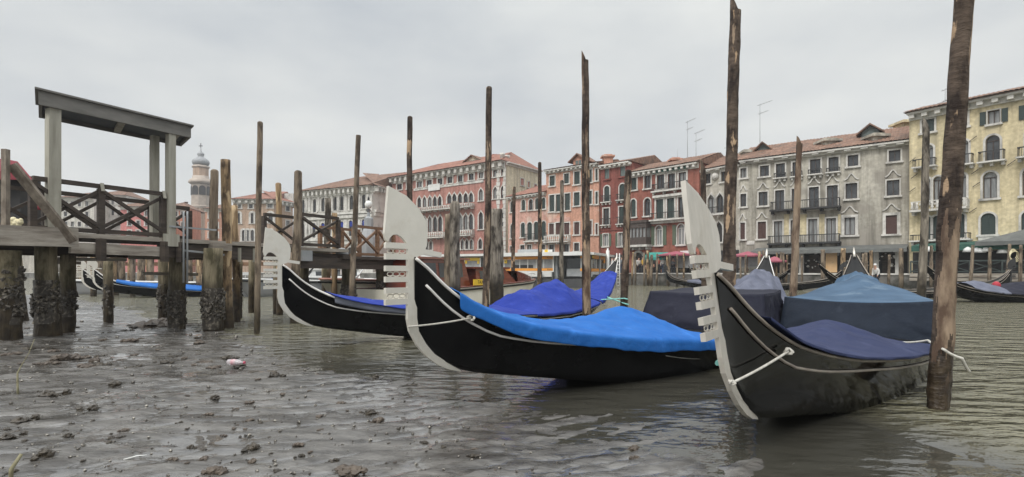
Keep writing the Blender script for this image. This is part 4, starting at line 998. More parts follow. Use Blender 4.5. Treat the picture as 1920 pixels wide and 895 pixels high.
def cover(name, label, g, s0, s1, crest, mat, drop_near=.1, drop_far=.1, nq=84, nw=40, fold=.02, seed=0, group='boat covers', sharp=1.7, skew=0, mats2=None, endL=0, endR=0, cat='boat cover', bw=1.0, ridge=None, crease=.015):
    """canvas laid over a hull from s0 to s1; crest(q) is its height over the gunwale along the middle, w<0 is the near side"""
    b = MB(); grid = []
    for i in range(nq+1):
        t = i/nq; q0 = s0+(s1-s0)*t; row = []
        for j in range(nw+1):
            w = -1+2*j/nw
            aw = abs(w)
            # slanted end lines
            q = q0 + (endL*(1-t)+endR*t)*w
            B = g.beam(q)*bw+.028; zs = g.sheer(q)
            if aw > .84:
                k = (aw-.84)/.16; x = math.copysign(B+.030+.006*fb((q*3, w, seed)), w); dr = drop_near(q) if callable(drop_near) and w < 0 else (drop_near if w < 0 else drop_far)
                z = zs+.030-k*dr*(1+.25*fb((q*2.2, seed, 3.)))
                x *= 1 + .012*k*math.sin(q*9+seed)
            else:
                k = aw/.84; x = w/.84*B
                c = crest(q, w) if crest.__code__.co_argcount == 2 else crest(q)
                z = zs+.030+c*(1-k**sharp)
                f1 = fb((q*1.3+w*.6, w*2.2-q*.5, seed), 1, 3); f2 = fb((q*3.1-w*1.2, w*4, seed+5), 1, 3)
                z += fold*(abs(f1)*2.2-.5+f2*.6)*(1-k**3)*min(1, c*6)
                # taut pull creases fanning from the tie points
                ph = q*2.1+w*1.7+.8*fb((q*.7, w, seed+9)); rd_ = 1-abs(math.sin(ph*2.3)); z += crease*(rd_**7)*(1-k**6)
                ph = q*1.3-w*2.6+1.1*fb((q*.6, w*1.2, seed+14)); rd_ = 1-abs(math.sin(ph*2.0)); z += crease*.8*(rd_**8)*(1-k**6)
            row.append(g.W(q, x, z))
        grid.append(row)
    b.sheet(grid)
    o = b.build(name, mat, fix=True)
    so = o.modifiers.new('thick', 'SOLIDIFY'); so.thickness = .008; so.offset = 1
    su = o.modifiers.new('smooth', 'SUBSURF'); su.levels = 1; su.render_levels = 1
    return tag(o, label, cat, group)

def boxcover(name, label, g, s0, s1, h0, h1, mat, lid=None, bw0=1.04, bw1=1.0, sag=.05, seed=0, lift=-.03, flare=.08, front_rake=.22, group='boat covers', side_mat=None, crown=0):
    """a cover drawn over the seats: upright front and side sheets with pulled creases, sagging top"""
    b = MB(); nq, nw = 22, 30
    cr = .0
    def pt(u, v, face):
        # u across -1..1, v 0 bottom..1 top
        return None
    def rim(q, t):     # half width and height of the top edge at q
        return g.beam(q)*(bw0+(bw1-bw0)*t), g.sheer(q)+h0+(h1-h0)*t
    rows = []
    def crease(u, v, k):
        ph = (abs(u)-1)*5.0+v*3.2+.9*fb((u*1.3, v, seed+k)); rg = (1-abs(math.sin(ph)))**4
        return .05*abs(fb((u*2.2+k, v*1.1-u*.9, seed+k), 1, 3)) + .012*fb((u*6, v*3, seed+k)) + .035*rg*(.3+abs(u))
    # front sheet
    fr = []
    for i in range(nq+1):
        v = i/nq; row = []
        for j in range(nw+1):
            u = -1+2*j/nw
            q = s0 - front_rake*(1-v) - (crease(u, v, 1)+.09*(1-v)*(1-u*u))*math.sin(math.pi*min(1, v+.12))
            B, zt_ = rim(s0, 0); zb = g.sheer(s0)+lift
            sagz = -sag*(1-u*u)*v*v
            row.append(g.W(q, u*(B*(1+flare*(1-v))), zb+(zt_-zb)*v+sagz))
        fr.append(row)
    b.cur = 0; b.sheet(fr)
    # top
    tp = []
    for i in range(nq+1):
        t = i/nq; q = s0+(s1-s0)*t; row = []
        B, zt_ = rim(q, t)
        for j in range(nw+1):
            u = -1+2*j/nw
            z = zt_-sag*(1-u*u)*(1-t*.9)+crown*t*(1-abs(u)**1.2) + .02*fb((u*2, q*1.5, seed+3), 1, 3)*(1-abs(u)**4)*(min(1, t*5))
            row.append(g.W(q, u*B, z))
        tp.append(row)
    b.cur = 1 if lid else 0; b.sheet(tp)
    # sides
    b.cur = 0
    for sg in (-1, 1):
        sd_ = []
        for i in range(nq+1):
            v = i/nq; row = []
            for j in range(nw+1):
                t = j/nw; q = s0+(s1-s0)*t - front_rake*(1-v)*(1-t)
                B, zt_ = rim(s0+(s1-s0)*t, t); zb = g.sheer(q)+lift
                wv = B*(1+flare*(1-v)) + (crease(t*2, v, 7) - .03)*math.sin(math.pi*v)
                row.append(g.W(q, sg*wv, zb+(zt_-zb)*v))
            sd_.append(row)
        b.sheet(sd_)
    o = b.build(name, [mat, lid] if lid else mat, fix=True)
    bm = bmesh.new(); bm.from_mesh(o.data); bmesh.ops.remove_doubles(bm, verts=bm.verts, dist=.002); bm.to_mesh(o.data); bm.free()
    so = o.modifiers.new('thick', 'SOLIDIFY'); so.thickness = .01; so.offset = 1
    return tag(o, label, 'boat cover', group)

def rope(name, label, pts, rad, mat, group=None, sag=0, n=14, parent=None):
    b = MB(); P = [Vector(p) for p in pts]; out = []
    for p, q in zip(P, P[1:]):
        for i in range(n): t = i/n; r = p.lerp(q, t); r.z -= sag*4*t*(1-t); out.append(r)
    out.append(P[-1]); b.tube(out, rad, n=7); o = b.build(name, mat, parent)
    if label: tag(o, label, 'rope', group)
    return o

# ---- the three in front
g2 = Gond('gondola', 'middle black gondola with bright blue bow cover and a pale iron comb', (-.862, 4.66, 0), (.70,.714), bend=.62)
g3 = Gond('gondola', 'nearest black gondola at the right, leaning steel bow iron and navy bow cover', (1.385, 3.42, 0), (.64,.768), bend=.62, twist=R(-8), fw=1.06, pitch=.13, hullm=M['black_old'], ferrom=M['ferro_steel'], trimm=M['trim_grey'])
g1 = Gond('gondola', 'black gondola behind the middle one, cream bow iron and royal blue covers', (-3.80, 8.8, 0), (.70,.714), bend=.35)

# bright blue bow cover of the middle boat
def cr2(q, w): 
    base = lerp([(.3,.03),(.5,.05),(1.0,.07),(1.8,.10),(2.4,.17),(2.9,.28),(3.25,.35),(3.6,.34),(3.95,.22),(4.25,.10),(4.6,.03)], q)
    return base
cover('boat_cover', 'bright blue canvas cover laid over the bow of the middle gondola', g2, .38, 4.45, cr2, M['cl_bright'], drop_near=lambda q: lerp([(.3,.16),(1,.15),(2.5,.16),(3.8,.15),(4.5,.08)], q), drop_far=.08, fold=.028, seed=2, endR=.22, sharp=1.06, crease=.020)
boxcover('boat_cover', 'dark navy canvas box over the seats of the middle gondola', g2, 5.75, 7.0, .62, .62, M['cl_black'], bw0=.98, bw1=.95, sag=.02, seed=3, flare=.10, lift=.0)
cover('boat_cover', 'grey blue canvas over the stern of the middle gondola', g2, 6.9, 9.75, lambda q: lerp([(6.8,.60),(7.3,.54),(7.9,.50),(8.5,.60),(9.0,.58),(9.5,.36),(9.8,.14)], q), M['cl_grey'], drop_near=.16, drop_far=.16, fold=.045, seed=8, sharp=1.2, bw=1.1, crease=.03)
# navy bow cover and slate box of the nearest boat
cover('boat_cover', 'navy canvas cover over the bow of the nearest gondola', g3, .42, 5.15, lambda q, w: lerp([(.3,.02),(.6,.05),(1.4,.07),(2.2,.12),(2.9,.24),(3.3,.30),(3.8,.22),(4.4,.12),(5.2,.03)], q)*(1.0 if w > -.2 else 1), M['cl_navy'], drop_near=.03, drop_far=.08, fold=.018, seed=12, sharp=1.08)
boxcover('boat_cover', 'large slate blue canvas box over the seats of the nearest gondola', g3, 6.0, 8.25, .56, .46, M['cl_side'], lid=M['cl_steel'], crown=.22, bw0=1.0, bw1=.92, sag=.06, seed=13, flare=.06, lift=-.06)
cover('boat_cover', 'faded blue canvas rising over the stern of the nearest gondola', g3, 8.1, 9.75, lambda q: lerp([(7.1,.62),(7.6,.63),(8.2,.63),(8.8,.54),(9.3,.36),(9.8,.12)], q), M['cl_steel'], drop_near=.10, drop_far=.10, fold=.025, seed=15, sharp=1.12, bw=1.1, crease=.02)
# royal blue covers of the third boat
cover('boat_cover', 'royal blue canvas strip with a grey flap over the bow of the third gondola', g1, .75, 5.2, lambda q: lerp([(.7,.03),(1.4,.09),(3,.14),(4.8,.15),(5.2,.05)], q), M['cl_royal'], drop_near=.02, drop_far=.05, fold=.015, seed=22)
b = MB(); gridf = []
for i in range(31):
    q = .8+i*(3.2/30); row = []
    for j in range(5):
        k = j/4; hgt = lerp([(.8,.13),(1.6,.13),(2.6,.10),(4.0,.02)], q)
        row.append(g1.W(q, -(g1.beam(q)+.028+.02*fb((q*3, k*2, 5))), g1.sheer(q)+.03-hgt*k))
    gridf.append(row)
b.sheet(gridf); o = b.build('cover_flap', M['cl_greyband']); so = o.modifiers.new('thick', 'SOLIDIFY'); so.thickness = .008
tag(o, 'grey canvas flap hanging below the royal blue bow cover of the third gondola', 'boat cover', 'boat covers')
cover('boat_cover', 'royal blue canvas humped over the seats of the third gondola', g1, 5.15, 8.0, lambda q, w: lerp([(5.0,.02),(5.2,.06),(5.55,.42),(5.8,.50),(6.3,.48),(6.7,.66),(7.2,.64),(7.6,.42),(8.05,.14)], q), M['cl_royal'], drop_near=.06, drop_far=.06, fold=.03, seed=25, sharp=1.45, crease=.028)
cover('boat_cover', 'royal blue canvas climbing the stern of the third gondola', g1, 8.1, 9.9, lambda q: lerp([(8,.12),(8.6,.16),(9.3,.15),(9.9,.05)], q), M['cl_royal'], drop_near=.08, drop_far=.04, fold=.03, seed=27)
# ---- ropes and cleats
def knot(label, p, mat=M['rope_white'], r=.03):
    b = MB(); p = Vector(p)
    b.tube([p+Vector((r*1.2*math.cos(t*.9), r*.8*math.sin(t*1.7), r*.9*math.sin(t*.9))) for t in range(15)], r*.45, n=6); return tag(b.build('rope_knot', mat), label, 'knot')
p = g2.W(.50, -g2.beam(.50)-.035, g2.sheer(.5)-.14); q = g2.W(-.07, -.035, .83)
rope('tie_rope', 'thin white rope from the middle bow iron to its blue cover', [q+Vector((-.012,.06,0)), q, p], .008, M['rope_white'], sag=.01, group='bow ropes')
knot('white knot at the corner of the bright blue cover', p, r=.026)
p = g3.W(.62, -g3.beam(.62)-.04, g3.sheer(.62)-.12); q = g3.W(-.01, -.035, .72)
rope('tie_rope', 'thick white rope slung from the nearest bow iron up to its navy cover', [q+Vector((-.05,.05,.06)), q, p], .009, M['rope_white'], sag=.01, group='bow ropes')
knot('white knot under the corner of the navy bow cover', p, r=.022)
knot('white knot round the nearest bow iron', q, r=.015)
# ================================================================== MOORING POLES
def pole(name, label, top, base, r0, r1, mat, cut='round', seed=0, bend=.0, cat='mooring pole', group=None, knots=3, n=14, lump=.06, peel=None):
    """top and base are world points of the axis; r0 foot radius, r1 head radius"""
    rr = random.Random(seed*7+1); top = Vector(top); base = Vector(base); L = (top-base).length; ns = max(8, int(L/.16)); rings = []
    ax = (top-base).normalized(); x = Vector((1,0,0)); x = (x-ax*x.dot(ax)).normalized(); y = ax.cross(x)
    if peel: n = 60; ns = int(L/.02)
    kn = [(rr.random()*.85+.08, rr.random()*6.28, .10+.12*rr.random()) for _ in range(knots)]
    ca = rr.random()*6.28
    for i in range(ns+1):
        t = i/ns; r = r0+(r1-r0)*t; c = base.lerp(top, t)+x*(bend*math.sin(t*math.pi)+.25*r0*fb((t*L*.45, seed, 1)))+y*(.25*r0*fb((t*L*.45, seed, 7)))
        ring = []
        for k in range(n):
            a = k*2*math.pi/n; f = 1+lump*fb((math.cos(a)*1.2+seed, math.sin(a)*1.2, t*L*1.1), 1, 3)+lump*.5*fb((math.cos(a)*3+seed, math.sin(a)*3, t*L*4), 1, 3)
            for (kt, ka, kr) in kn:
                dd = ((t-kt)*L/(.9*r*2.2))**2+((math.sin((a-ka)/2)*2)/.55)**2
                f += kr*math.exp(-dd)
            if base.z+(top.z-base.z)*t < .5: f += .10*fb((math.cos(a)*2+seed, math.sin(a)*2, t*L*6), 1, 3)
            ring.append(c+(x*math.cos(a)+y*math.sin(a))*r*f)
        rings.append(ring)
    if cut == 'slant':       # sawn off on a long diagonal
        ring = rings[-1]; c = sum(ring, Vector())/n
        rings[-1] = [p+ax*((p-c).dot(x*math.cos(ca)+y*math.sin(ca)))*3.2 for p in ring]
    elif cut == 'slantL':
        ring = rings[-1]; c = sum(ring, Vector())/n
        rings[-1] = [p-ax*((p-c).dot(x))*2.6 for p in ring]
    elif cut == 'point':
        c = sum(rings[-1], Vector())/n
        for (k, h) in ((.86, .5), (.62, 1.0), (.35, 1.35), (.12, 1.5)): rings.append([c+(p-c)*k+ax*h*r1*1.6 for p in rings[ns]])
    elif cut == 'round':
        c = sum(rings[-1], Vector())/n
        for (k, h) in ((.9, .25), (.65, .5), (.3, .62)): rings.append([c+(p-c)*k+ax*h*r1 for p in rings[ns]])
    b = MB(); b.rings(rings)
    if peel:
        for i in range(ns):
            z = base.z+(top.z-base.z)*(i+.5)/ns
            for k in range(n):
                a = math.degrees((k+.5)*2*math.pi/n); w = -9
                for (z0, z1, a0, a1, th) in peel:
                    am, ah = (a0+a1)/2, (a1-a0)/2; da = abs((a-am+180) % 360-180)
                    w = max(w, min((z-z0)/.45, (z1-z)/.45, (ah-da)/40, 1)-th)
                if w + 1.15*fb((math.cos(math.radians(a))*1.7+seed, math.sin(math.radians(a))*1.7, z*2.2), 1, 5) > 0: b.mi[i*n+k] = 1
    o = b.build(name, [mat, M['wood_peeled']] if peel else mat, loc=base)
    return tag(o, label, cat, group)
def pole_px(label, ut, vt, ub, Y, wpx, mat, cut='round', seed=0, zb=-.6, wtop=None, name='mooring_pole', group=None, **kw):
    wk = math.cos(math.atan((ub-CU)/F)); wpx *= wk; wtop = wtop*wk if wtop else None     # a round post far off axis looks wider
    T = at(ut, vt, Y); Bv = at(ub, HV+HC*F/Y, Y); # axis where it meets the water
    if zb < 0: d = (T-Bv).normalized(); Bv = Bv - d*(-zb)
    return pole(name, label, T, Bv, wpx*Y/F/2, (wtop or wpx*.85)*Y/F/2, mat, cut, seed, group=group, **kw)
pole_px('big barked mooring pole at the right edge, leaning right and running out of the top', 1813, -70, 1757, 5.1, 46, M['wood_bark'], 'round', 1, wtop=38, knots=5, lump=.09, peel=[(.35,1.95,180,340,.50),(3.2,4.3,285,350,.2),(-.2,.5,200,330,.95)])
pole_px('tall barked pole with a slanting top behind the nearest bow iron', 1378, 20, 1364, 12.2, 25, M['wood_bark'], 'slantL', 2, wtop=21, knots=6, peel=[(2.6,3.2,270,350,.35),(6.4,7.2,200,300,.6)])
pole_px('tall barked pole with a sharp pointed top in front of the royal blue cover', 1097, 112, 1100, 11.5, 17, M['wood_bark'], 'slantL', 3, wtop=13, knots=6, peel=[(.2,2.2,200,380,.45),(2.4,4.8,230,330,.8),(4.8,6.5,150,270,.75)])
pole_px('dark slim pole with a rounded tip left of the royal blue hump', 918, 166, 910, 10.6, 14, M['wood_bark'], 'round', 4, wtop=11, knots=5, peel=[(2.9,3.9,230,330,.5),(1.4,2.6,200,320,.55),(.2,1.2,240,360,.75)])
pole_px('slim dark mooring pole rising behind the middle bow iron', 769, 221, 766, 15, 11.5, M['wood_bark'], 'round', 5, wtop=10)
pole_px('slim leaning pole in front of the cream water taxi bow', 672, 254, 657, 12.6, 11.5, M['wood_grey'], 'flat', 6, wtop=9.5)
pole_px('slim tall pole standing beside the third bow iron', 488, 231, 481, 11.2, 12, M['wood_grey'], 'round', 7, wtop=11)
pole_px('peeled yellow brown pole with a slanting top right of the nearest bow', 1499, 268, 1484, 10.2, 17, M['wood_bark'], 'slantL', 8, wtop=11, knots=5, lump=.12, peel=[(.7,4.4,170,400,.02),(.9,4.2,0,180,.5)])
pole_px('grey slant topped pole just left of the big right pole', 1737, 237, 1728, 14.5, 19, M['wood_stub'], 'slantL', 9, wtop=14, knots=4)
pole_px('dark stump pole peeping over the nearest bow iron', 1318, 310, 1321, 16, 12, M['wood_bark'], 'slantL', 10)
pole_px('brown bark stripped pole beside the royal blue stern', 1178, 322, 1170, 14.2, 15, M['wood_bark'], 'round', 11, wtop=12, knots=6, lump=.14, peel=[(1.2,3.8,200,340,.7)])
pole_px('thin dark pole in front of the orange banded boat station', 1012, 306, 1012, 22, 9, M['wood_bark'], 'round', 12, wtop=6.5)
pole_px('thin dark pole before the left end of the boat station', 964, 352, 961, 22, 8, M['wood_bark'], 'round', 13, wtop=6)
pole_px('thin pale topped pole before the boat station doorway', 1054, 340, 1052, 22, 9, M['wood_stub'], 'round', 14, wtop=7)
pole_px('thick flat topped stump behind the dark slim pole', 930, 393, 930, 16.5, 26, M['wood_stub'], 'flat', 15, wtop=27, knots=2)
pole_px('dark round headed stump in front of the brown taxi cabin', 854, 383, 852, 14.5, 22, M['wood_stub'], 'round', 16, wtop=18)
pole_px('pale grey stump just behind the round headed one', 839, 402, 838, 17, 12, M['wood_grey'], 'flat', 17)
pole_px('thick split piling, tallest of the two at the canopy end of the dock', 423, 300, 427, 12.4, 20, M['wood_orange'], 'flat', 18, wtop=19, knots=2)
pole_px('shorter grey piling leaning against the tall split one', 402, 322, 400, 13.0, 17, M['wood_grey'], 'round', 19, wtop=16)
pole_px('short stained piling between the split piling and the slim pole', 440, 386, 444, 13.8, 15, M['wood_orange'], 'flat', 20)
pole_px('round topped ochre piling left of the far railing', 522, 346, 525, 16.2, 13.5, M['wood_orange'], 'round', 21)
pole_px('thick tapering piling standing in front of the far railing', 559, 324, 553, 13.6, 19, M['wood_grey'], 'round', 22, wtop=15)
pole_px('grey weathered piling behind the right post of the far railing', 615, 372, 612, 18, 14, M['wood_stub'], 'flat', 23)
pole_px('yellow peeled piling at the right end of the far railing', 627, 400, 628, 17.5, 12.5, M['wood_orange'], 'flat', 24)
# ================================================================== DOCK
def dY(u): return 13.3/(.54-(u-CU)/F)
DD = Vector((.54,1,0)).normalized(); DP = Vector((-DD.y, DD.x, 0))      # along the dock, away to the left
def dk(u, v, off=0.0, up=0):
    p = at(u, v, dY(u)); return p + DP*off + Vector((0,0,up))
def dz(u, z, off=0.0):
    Y = dY(u); return Vector(((u-CU)*Y/F, Y, z)) + DP*off
ZD = 1.98; Zv0 = Vector((0,0,1))
dock = thing('boat_dock', dz(250, 0, .8), 'dark timber boat dock on weedy pilings with cross braced railings', 'dock')
b = MB()
n = 60
for i in range(n):
    a = dz(-60, ZD).lerp(dz(560, ZD), i/n); c = dz(-60, ZD).lerp(dz(560, ZD), (i+.95)/n)
    w = (c-a).length; b.frame(a, DD, DP, Vector((0,0,1)), 0, w, .06, 1.62, -.05, .004*math.sin(i*7.))
b.build('deck', M['plank_dark'], dock)
b = MB(); b.bar(dz(-70, ZD-.005, .0), dz(560, ZD-.02, .0), .10, .085); b.build('edge_board', M['plank_grey'], dock)
b = MB(); b.bar(dz(132, ZD-.24, .02), dz(300, ZD-.26, .02), .10, .20); b.build('side_beam', M['plank_grey'], dock)
b = MB(); b.bar(dz(300, ZD-.23, .06), dz(520, ZD-.26, .06), .12, .28); b.bar(dz(-40, ZD-.23, 1.5), dz(520, ZD-.26, 1.5), .12, .25); b.build('side_beam', M['plank_dark'], dock)
for u in (186, 305, 335):
    b = MB(); b.bar(dz(u, ZD-.05, -.07), dz(u, ZD-.47, -.07), .10, .14, up=(0,1,0)); b.build('hanger', M['plank_dark'], dock)
def railing(off, us, zb, zt, parent, mat, close=True, xs=True, th=.055):
    for u in us:
        b = MB(); c = dz(u, 0, off); b.frame(c, DD, DP, Vector((0,0,1)), -.05, .05, -.05, .05, zb, zt-.05); b.build('rail_post', mat, parent)
    b = MB()
    for u0, u1 in zip(us, us[1:]): b.bar(dz(u0, zt, off), dz(u1, zt-.003, off), .075, .08)
    b.build('top_rail', mat, parent)
    b = MB()
    for u0, u1 in zip(us, us[1:]): b.bar(dz(u0, zb+.06, off), dz(u1, zb+.06, off), .07, .08)
    b.build('foot_rail', mat, parent)
    if xs:
        for u0, u1 in zip(us, us[1:]):
            b = MB(); b.bar(dz(u0, zt-.08, off-.035), dz(u1, zb+.12, off-.035), th, .06); b.build('cross_brace', mat, parent)
            b = MB(); b.bar(dz(u0, zb+.12, off+.03), dz(u1, zt-.08, off+.03), th, .06); b.build('cross_brace', mat, parent)
railing(.02, (62, 190, 306), ZD+.03, 2.93, dock, M['plank_dark'])
railing(1.5, (20, 155, 262, 355), ZD+.03, 2.90, dock, M['plank_dark'])
railing(.6, (318, 384), ZD+.03, 2.75, dock, M['plank_dark'])
for u in (190, 306):
    b = MB(); b.bar(dz(u, 2.985, -.02), dz(u, 2.83, -.07), .055, .025); b.build('worn_cap', M['post_grey'], dock)
# pilings
def crust(o_center, r, z0, z1, n, seed, parent):
    rr = random.Random(seed); b = MB()
    for i in range(n):
        a = rr.random()*6.28; z = z0+(z1-z0)*(rr.random()*.6+rr.random()*.4); s_ = .018+.03*rr.random()
        if fb((math.cos(a)*1.5+seed, math.sin(a)*1.5, z*2.5), 1, 3) < -.12: continue
        p = Vector((o_center.x+math.cos(a)*r, o_center.y+math.sin(a)*r, z)); u = Vector((rr.uniform(-1,1), rr.uniform(-1,1), rr.uniform(-1,1))).normalized(); w = u.orthogonal().normalized(); v = u.cross(w)
        c = [b.V(p+u*s_*1.5), b.V(p+w*s_), b.V(p-u*s_*1.2), b.V(p-w*s_), b.V(p+v*s_*.7), b.V(p-v*s_*.7)]
        for k in range(4): b.Fc((c[k], c[(k+1)%4], c[4])); b.Fc((c[(k+1)%4], c[k], c[5]))
    nz_ = 14; rings = []
    for j in range(nz_+1):
        z = z0-.1+(z1-z0+.1)*j/nz_; rings.append([Vector((o_center.x+math.cos(k*.2618)*r*(.94+.16*fb((math.cos(k*.2618)*2+seed, math.sin(k*.2618)*2, z*5), 1, 3)), o_center.y+math.sin(k*.2618)*r*(.94+.16*fb((math.cos(k*.2618)*2+seed, math.sin(k*.2618)*2, z*5), 1, 3)), z)) for k in range(24)])
    b.rings(rings, caps=False)
    return b.build('oyster_crust', M['mussel'], parent)
def piling(u, vt, Y, wpx, seed, off=0, zt=None, parent=dock, crust_n=130, cz=(.35,1.0), lean=0):
    p = onY(u, Y); r = wpx*Y/F/2*math.cos(math.atan((u-CU)/F)); zt = zt or HC-(vt-HV)*Y/F
    o = pole('piling', None, (p.x+lean, p.y, zt), (p.x, p.y, -.7), r*1.07, r*.98, M['piling'], 'flat', seed, lump=.12, knots=2, n=18)
    del_keys(o); loc = o.location.copy(); o.parent = parent; o.location = loc-parent.location
    if crust_n: crust(p, r*1.09, cz[0], cz[1], crust_n, seed, o)
    return o
def del_keys(o):
    for k in ('label', 'category', 'group'):
        if k in o: del o[k]
piling(86, 462, 9.8, 47, 31, crust_n=330, cz=(.45,1.15)); piling(127, 478, 10.7, 31, 32, crust_n=160, cz=(.5,.95)); piling(16, 470, 9.1, 54, 33, crust_n=330, cz=(.5,1.4))
piling(48, 484, 13, 26, 34, crust_n=0, lean=-.25); piling(203, 486, 13.2, 19, 35, crust_n=40); piling(306, 470, 13.4, 19, 36, crust_n=60)
piling(332, 470, 12.0, 32, 37, crust_n=220, cz=(.1,.9)); piling(399, 466, 11.7, 38, 38, crust_n=420, cz=(.15,.95)); piling(447, 486, 15, 15, 39, crust_n=60)
# lower horizontal bars between the pilings
b = MB()
for (u0, u1, v, off) in ((132, 300, 484, 1.3), (160, 240, 490, 1.9), (300, 420, 482, 1.2), (312, 415, 513, .9), (420, 500, 478, .8)): b.bar(dk(u0, v, off), dk(u1, v+2, off), .05, .07)
b.build('tie_bar', M['plank_grey'], dock)
for (u0, v) in ((448, 467), (476, 468)):
    b = MB(); b.bar(dk(u0, v-2, -.02), dk(u0, v+24, -.02), .07, .03); b.build('ladder_batten', M['post_grey'], dock)
b = MB(); b.bar(dk(340, 470, -.1), dk(415, 478, -.1), .04, .04); b.bar(dk(312, 425, -.1), dk(400, 432, -.1), .035, .035)
for u in (337, 344): b.tube([dk(u, 530, -.14), dk(u, 402, -.14), dk(u+2, 398, -.1)], .022, n=6)
b.build('steel_ladder', M['grey_metal'], dock)
b = MB(); b.frame(dk(330, 470, -.08), DD, DP, Vector((0,0,1)), -.3, .02, -.02, .02, .08, .34); b.build('steel_plate', M['post_grey'], dock)
b = MB(); b.frame(dk(408, 464, -.1), DD, DP, Vector((0,0,1)), -.22, .22, -.1, .1, -.08, .09); b.build('fender_block', M['plank_grey'], dock)
# far sections of the dock
railing(.0, (564, 634), 1.98, 2.84, dock, M['plank_dark'], th=.09); railing(.9, (538, 600), 1.98, 2.84, dock, M['plank_dark'])
b = MB(); b.frame(dz(548, 1.9), DD, DP, Vector((0,0,1)), 0, (dz(652,0)-dz(548,0)).length, -.05, 1.2, -.03, .06); b.build('deck', M['plank_grey'], dock)
b = MB(); b.bar(dz(560, 1.55, .1), dz(745, 1.52, .1), .2, .30); b.bar(dz(590, 1.75, .2), dz(660, 1.74, .2), .2, .16); b.build('side_beam', M['plank_dark'], dock)
b = MB(); b.frame(dz(640, 1.70), DD, DP, Vector((0,0,1)), 0, (dz(755,0)-dz(640,0)).length, -.1, 1.3, -.03, .06); b.build('deck', M['plank_dark'], dock)
railing(.1, (668, 712, 742), 1.78, 2.68, dock, M['plank_brown'], th=.08); railing(1.1, (650, 690, 722), 1.78, 2.66, dock, M['plank_brown'], th=.07)
b = MB(); b.frame(dk(562, 474, -.08), DD, DP, Vector((0,0,1)), -.02, .30, -.06, .02, -.22, .06); b.build('junction_box', M['grey_metal'], dock)
piling(562, 483, 16.0, 33, 40, crust_n=220, cz=(.3,1.1)); piling(654, 492, 16.4, 27, 41, crust_n=150, cz=(.2,.9)); piling(612, 490, 18, 17, 42, crust_n=0); piling(716, 490, 17.6, 20, 43, crust_n=80)
piling(472, 484, 17, 12, 44, crust_n=0); piling(520, 486, 16.4, 15, 45, crust_n=0)
# access beam and brace in front at the left
M['plank_old'] = mk('old_plank', (.13,.105,.08), (.28,.24,.19), scale=2, stretch=(6,6,2), rough=.85, bump=.6, c3=(.08,.06,.045), s3=1.5, lo3=.5, hi3=.7)
t = thing('gangway_beam', dk(60, 462, -.35), 'thick silvered gangway beam at the left with a raking plank brace and post', 'gangway')
b = MB(); b.bar(dk(-90, 440, -.30), dk(128, 447, -.30), .16, .33); b.build('beam', M['plank_grey'], t)
b = MB(); b.bar(dk(6, 312, -.32), dk(117, 455, -.42), .15, .06, up=(0,1,0)); b.build('brace', M['plank_old'], t)
b = MB(); b.bar(dk(-4, 284, -.3), dk(-4, 432, -.3), .08, .08, up=(0,1,0)); b.build('post', M['plank_old'], t)
# ---- canopy
t = thing('dock_canopy', dz(210, ZD+.02, .4), 'plain grey board canopy on square posts over the dock', 'canopy')
for (u, v, w, off) in ((101, 208, .17, .02), (319, 252, .14, -.02), (311, 262, .13, .42)):
    c = dz(u, 0, off); b = MB(); b.frame(c, DD, DP, Vector((0,0,1)), -w/2, w/2, -w/2, w/2, ZD+.01, 4.20)
    b.frame(c, DD, DP, Vector((0,0,1)), -w/2-.012, -w/2+.05, -w/2-.012, w/2-.01, ZD+.01, 4.0); b.build('post', M['post_grey'], t)
p0 = dz(66, 4.24, -.12); Lr = (dz(352, 0)-dz(66, 0)).length; DS = DP+DD*.37; Dc = 1.02
b = MB(); b.frame(p0, DD, DS, Zv0, 0, Lr, 0, .05, -.04, .20); b.frame(p0, DD, DS, Zv0, 0, Lr, Dc-.05, Dc, -.04, .20)
b.frame(p0, DD, DS, Zv0, 0, .05, .052, Dc-.052, -.04, .20); b.frame(p0, DD, DS, Zv0, Lr-.05, Lr, .052, Dc-.052, -.04, .20); b.build('fascia', M['roof_dark'], t)
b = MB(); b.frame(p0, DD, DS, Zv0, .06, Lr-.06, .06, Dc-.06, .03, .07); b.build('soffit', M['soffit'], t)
b = MB(); b.frame(p0, DD, DS, Zv0, -.05, Lr+.05, -.05, Dc+.05, .203, .235); b.build('roof_sheet', M['roof_dark'], t)
for q in (.5, .9):
    b = MB(); b.frame(p0, DD, DS, Zv0, Lr*q-.07, Lr*q+.05, .055, Dc-.055, -.03, .028); b.build('rafter', M['post_grey'], t)
# ---- lamp post with globe
P = onY(691, 18.3); zl = lambda v: HC-(v-HV)*18.3/F
t = thing('street_lamp', (P.x, P.y, 1.7), 'grey iron lamp post with a white globe above the far dock railing', 'street lamp')
b = MB(); b.lathe((P.x,P.y,0), [(.28,1.76),(.28,zl(445)),(.20,zl(432)),(.16,zl(428)),(.16,zl(410)),(.06,zl(406)),(.045,zl(398)),(.09,zl(396)),(.10,zl(395))], n=8, smooth=False); b.build('post', M['grey_metal'], t)
b = MB(); b.ball((P.x,P.y,zl(384)), .128, 16, 10, 1.15); b.build('globe', M['globe'], t)
b = MB(); b.lathe((P.x,P.y,0), [(.075,zl(395)+.002),(.07,zl(392.6))], n=12); b.lathe((P.x,P.y,0), [(.05,zl(376.4)),(.03,zl(374)),(.04,zl(372.5)),(.005,zl(368))], n=10); b.build('collar', M['iron'], t)
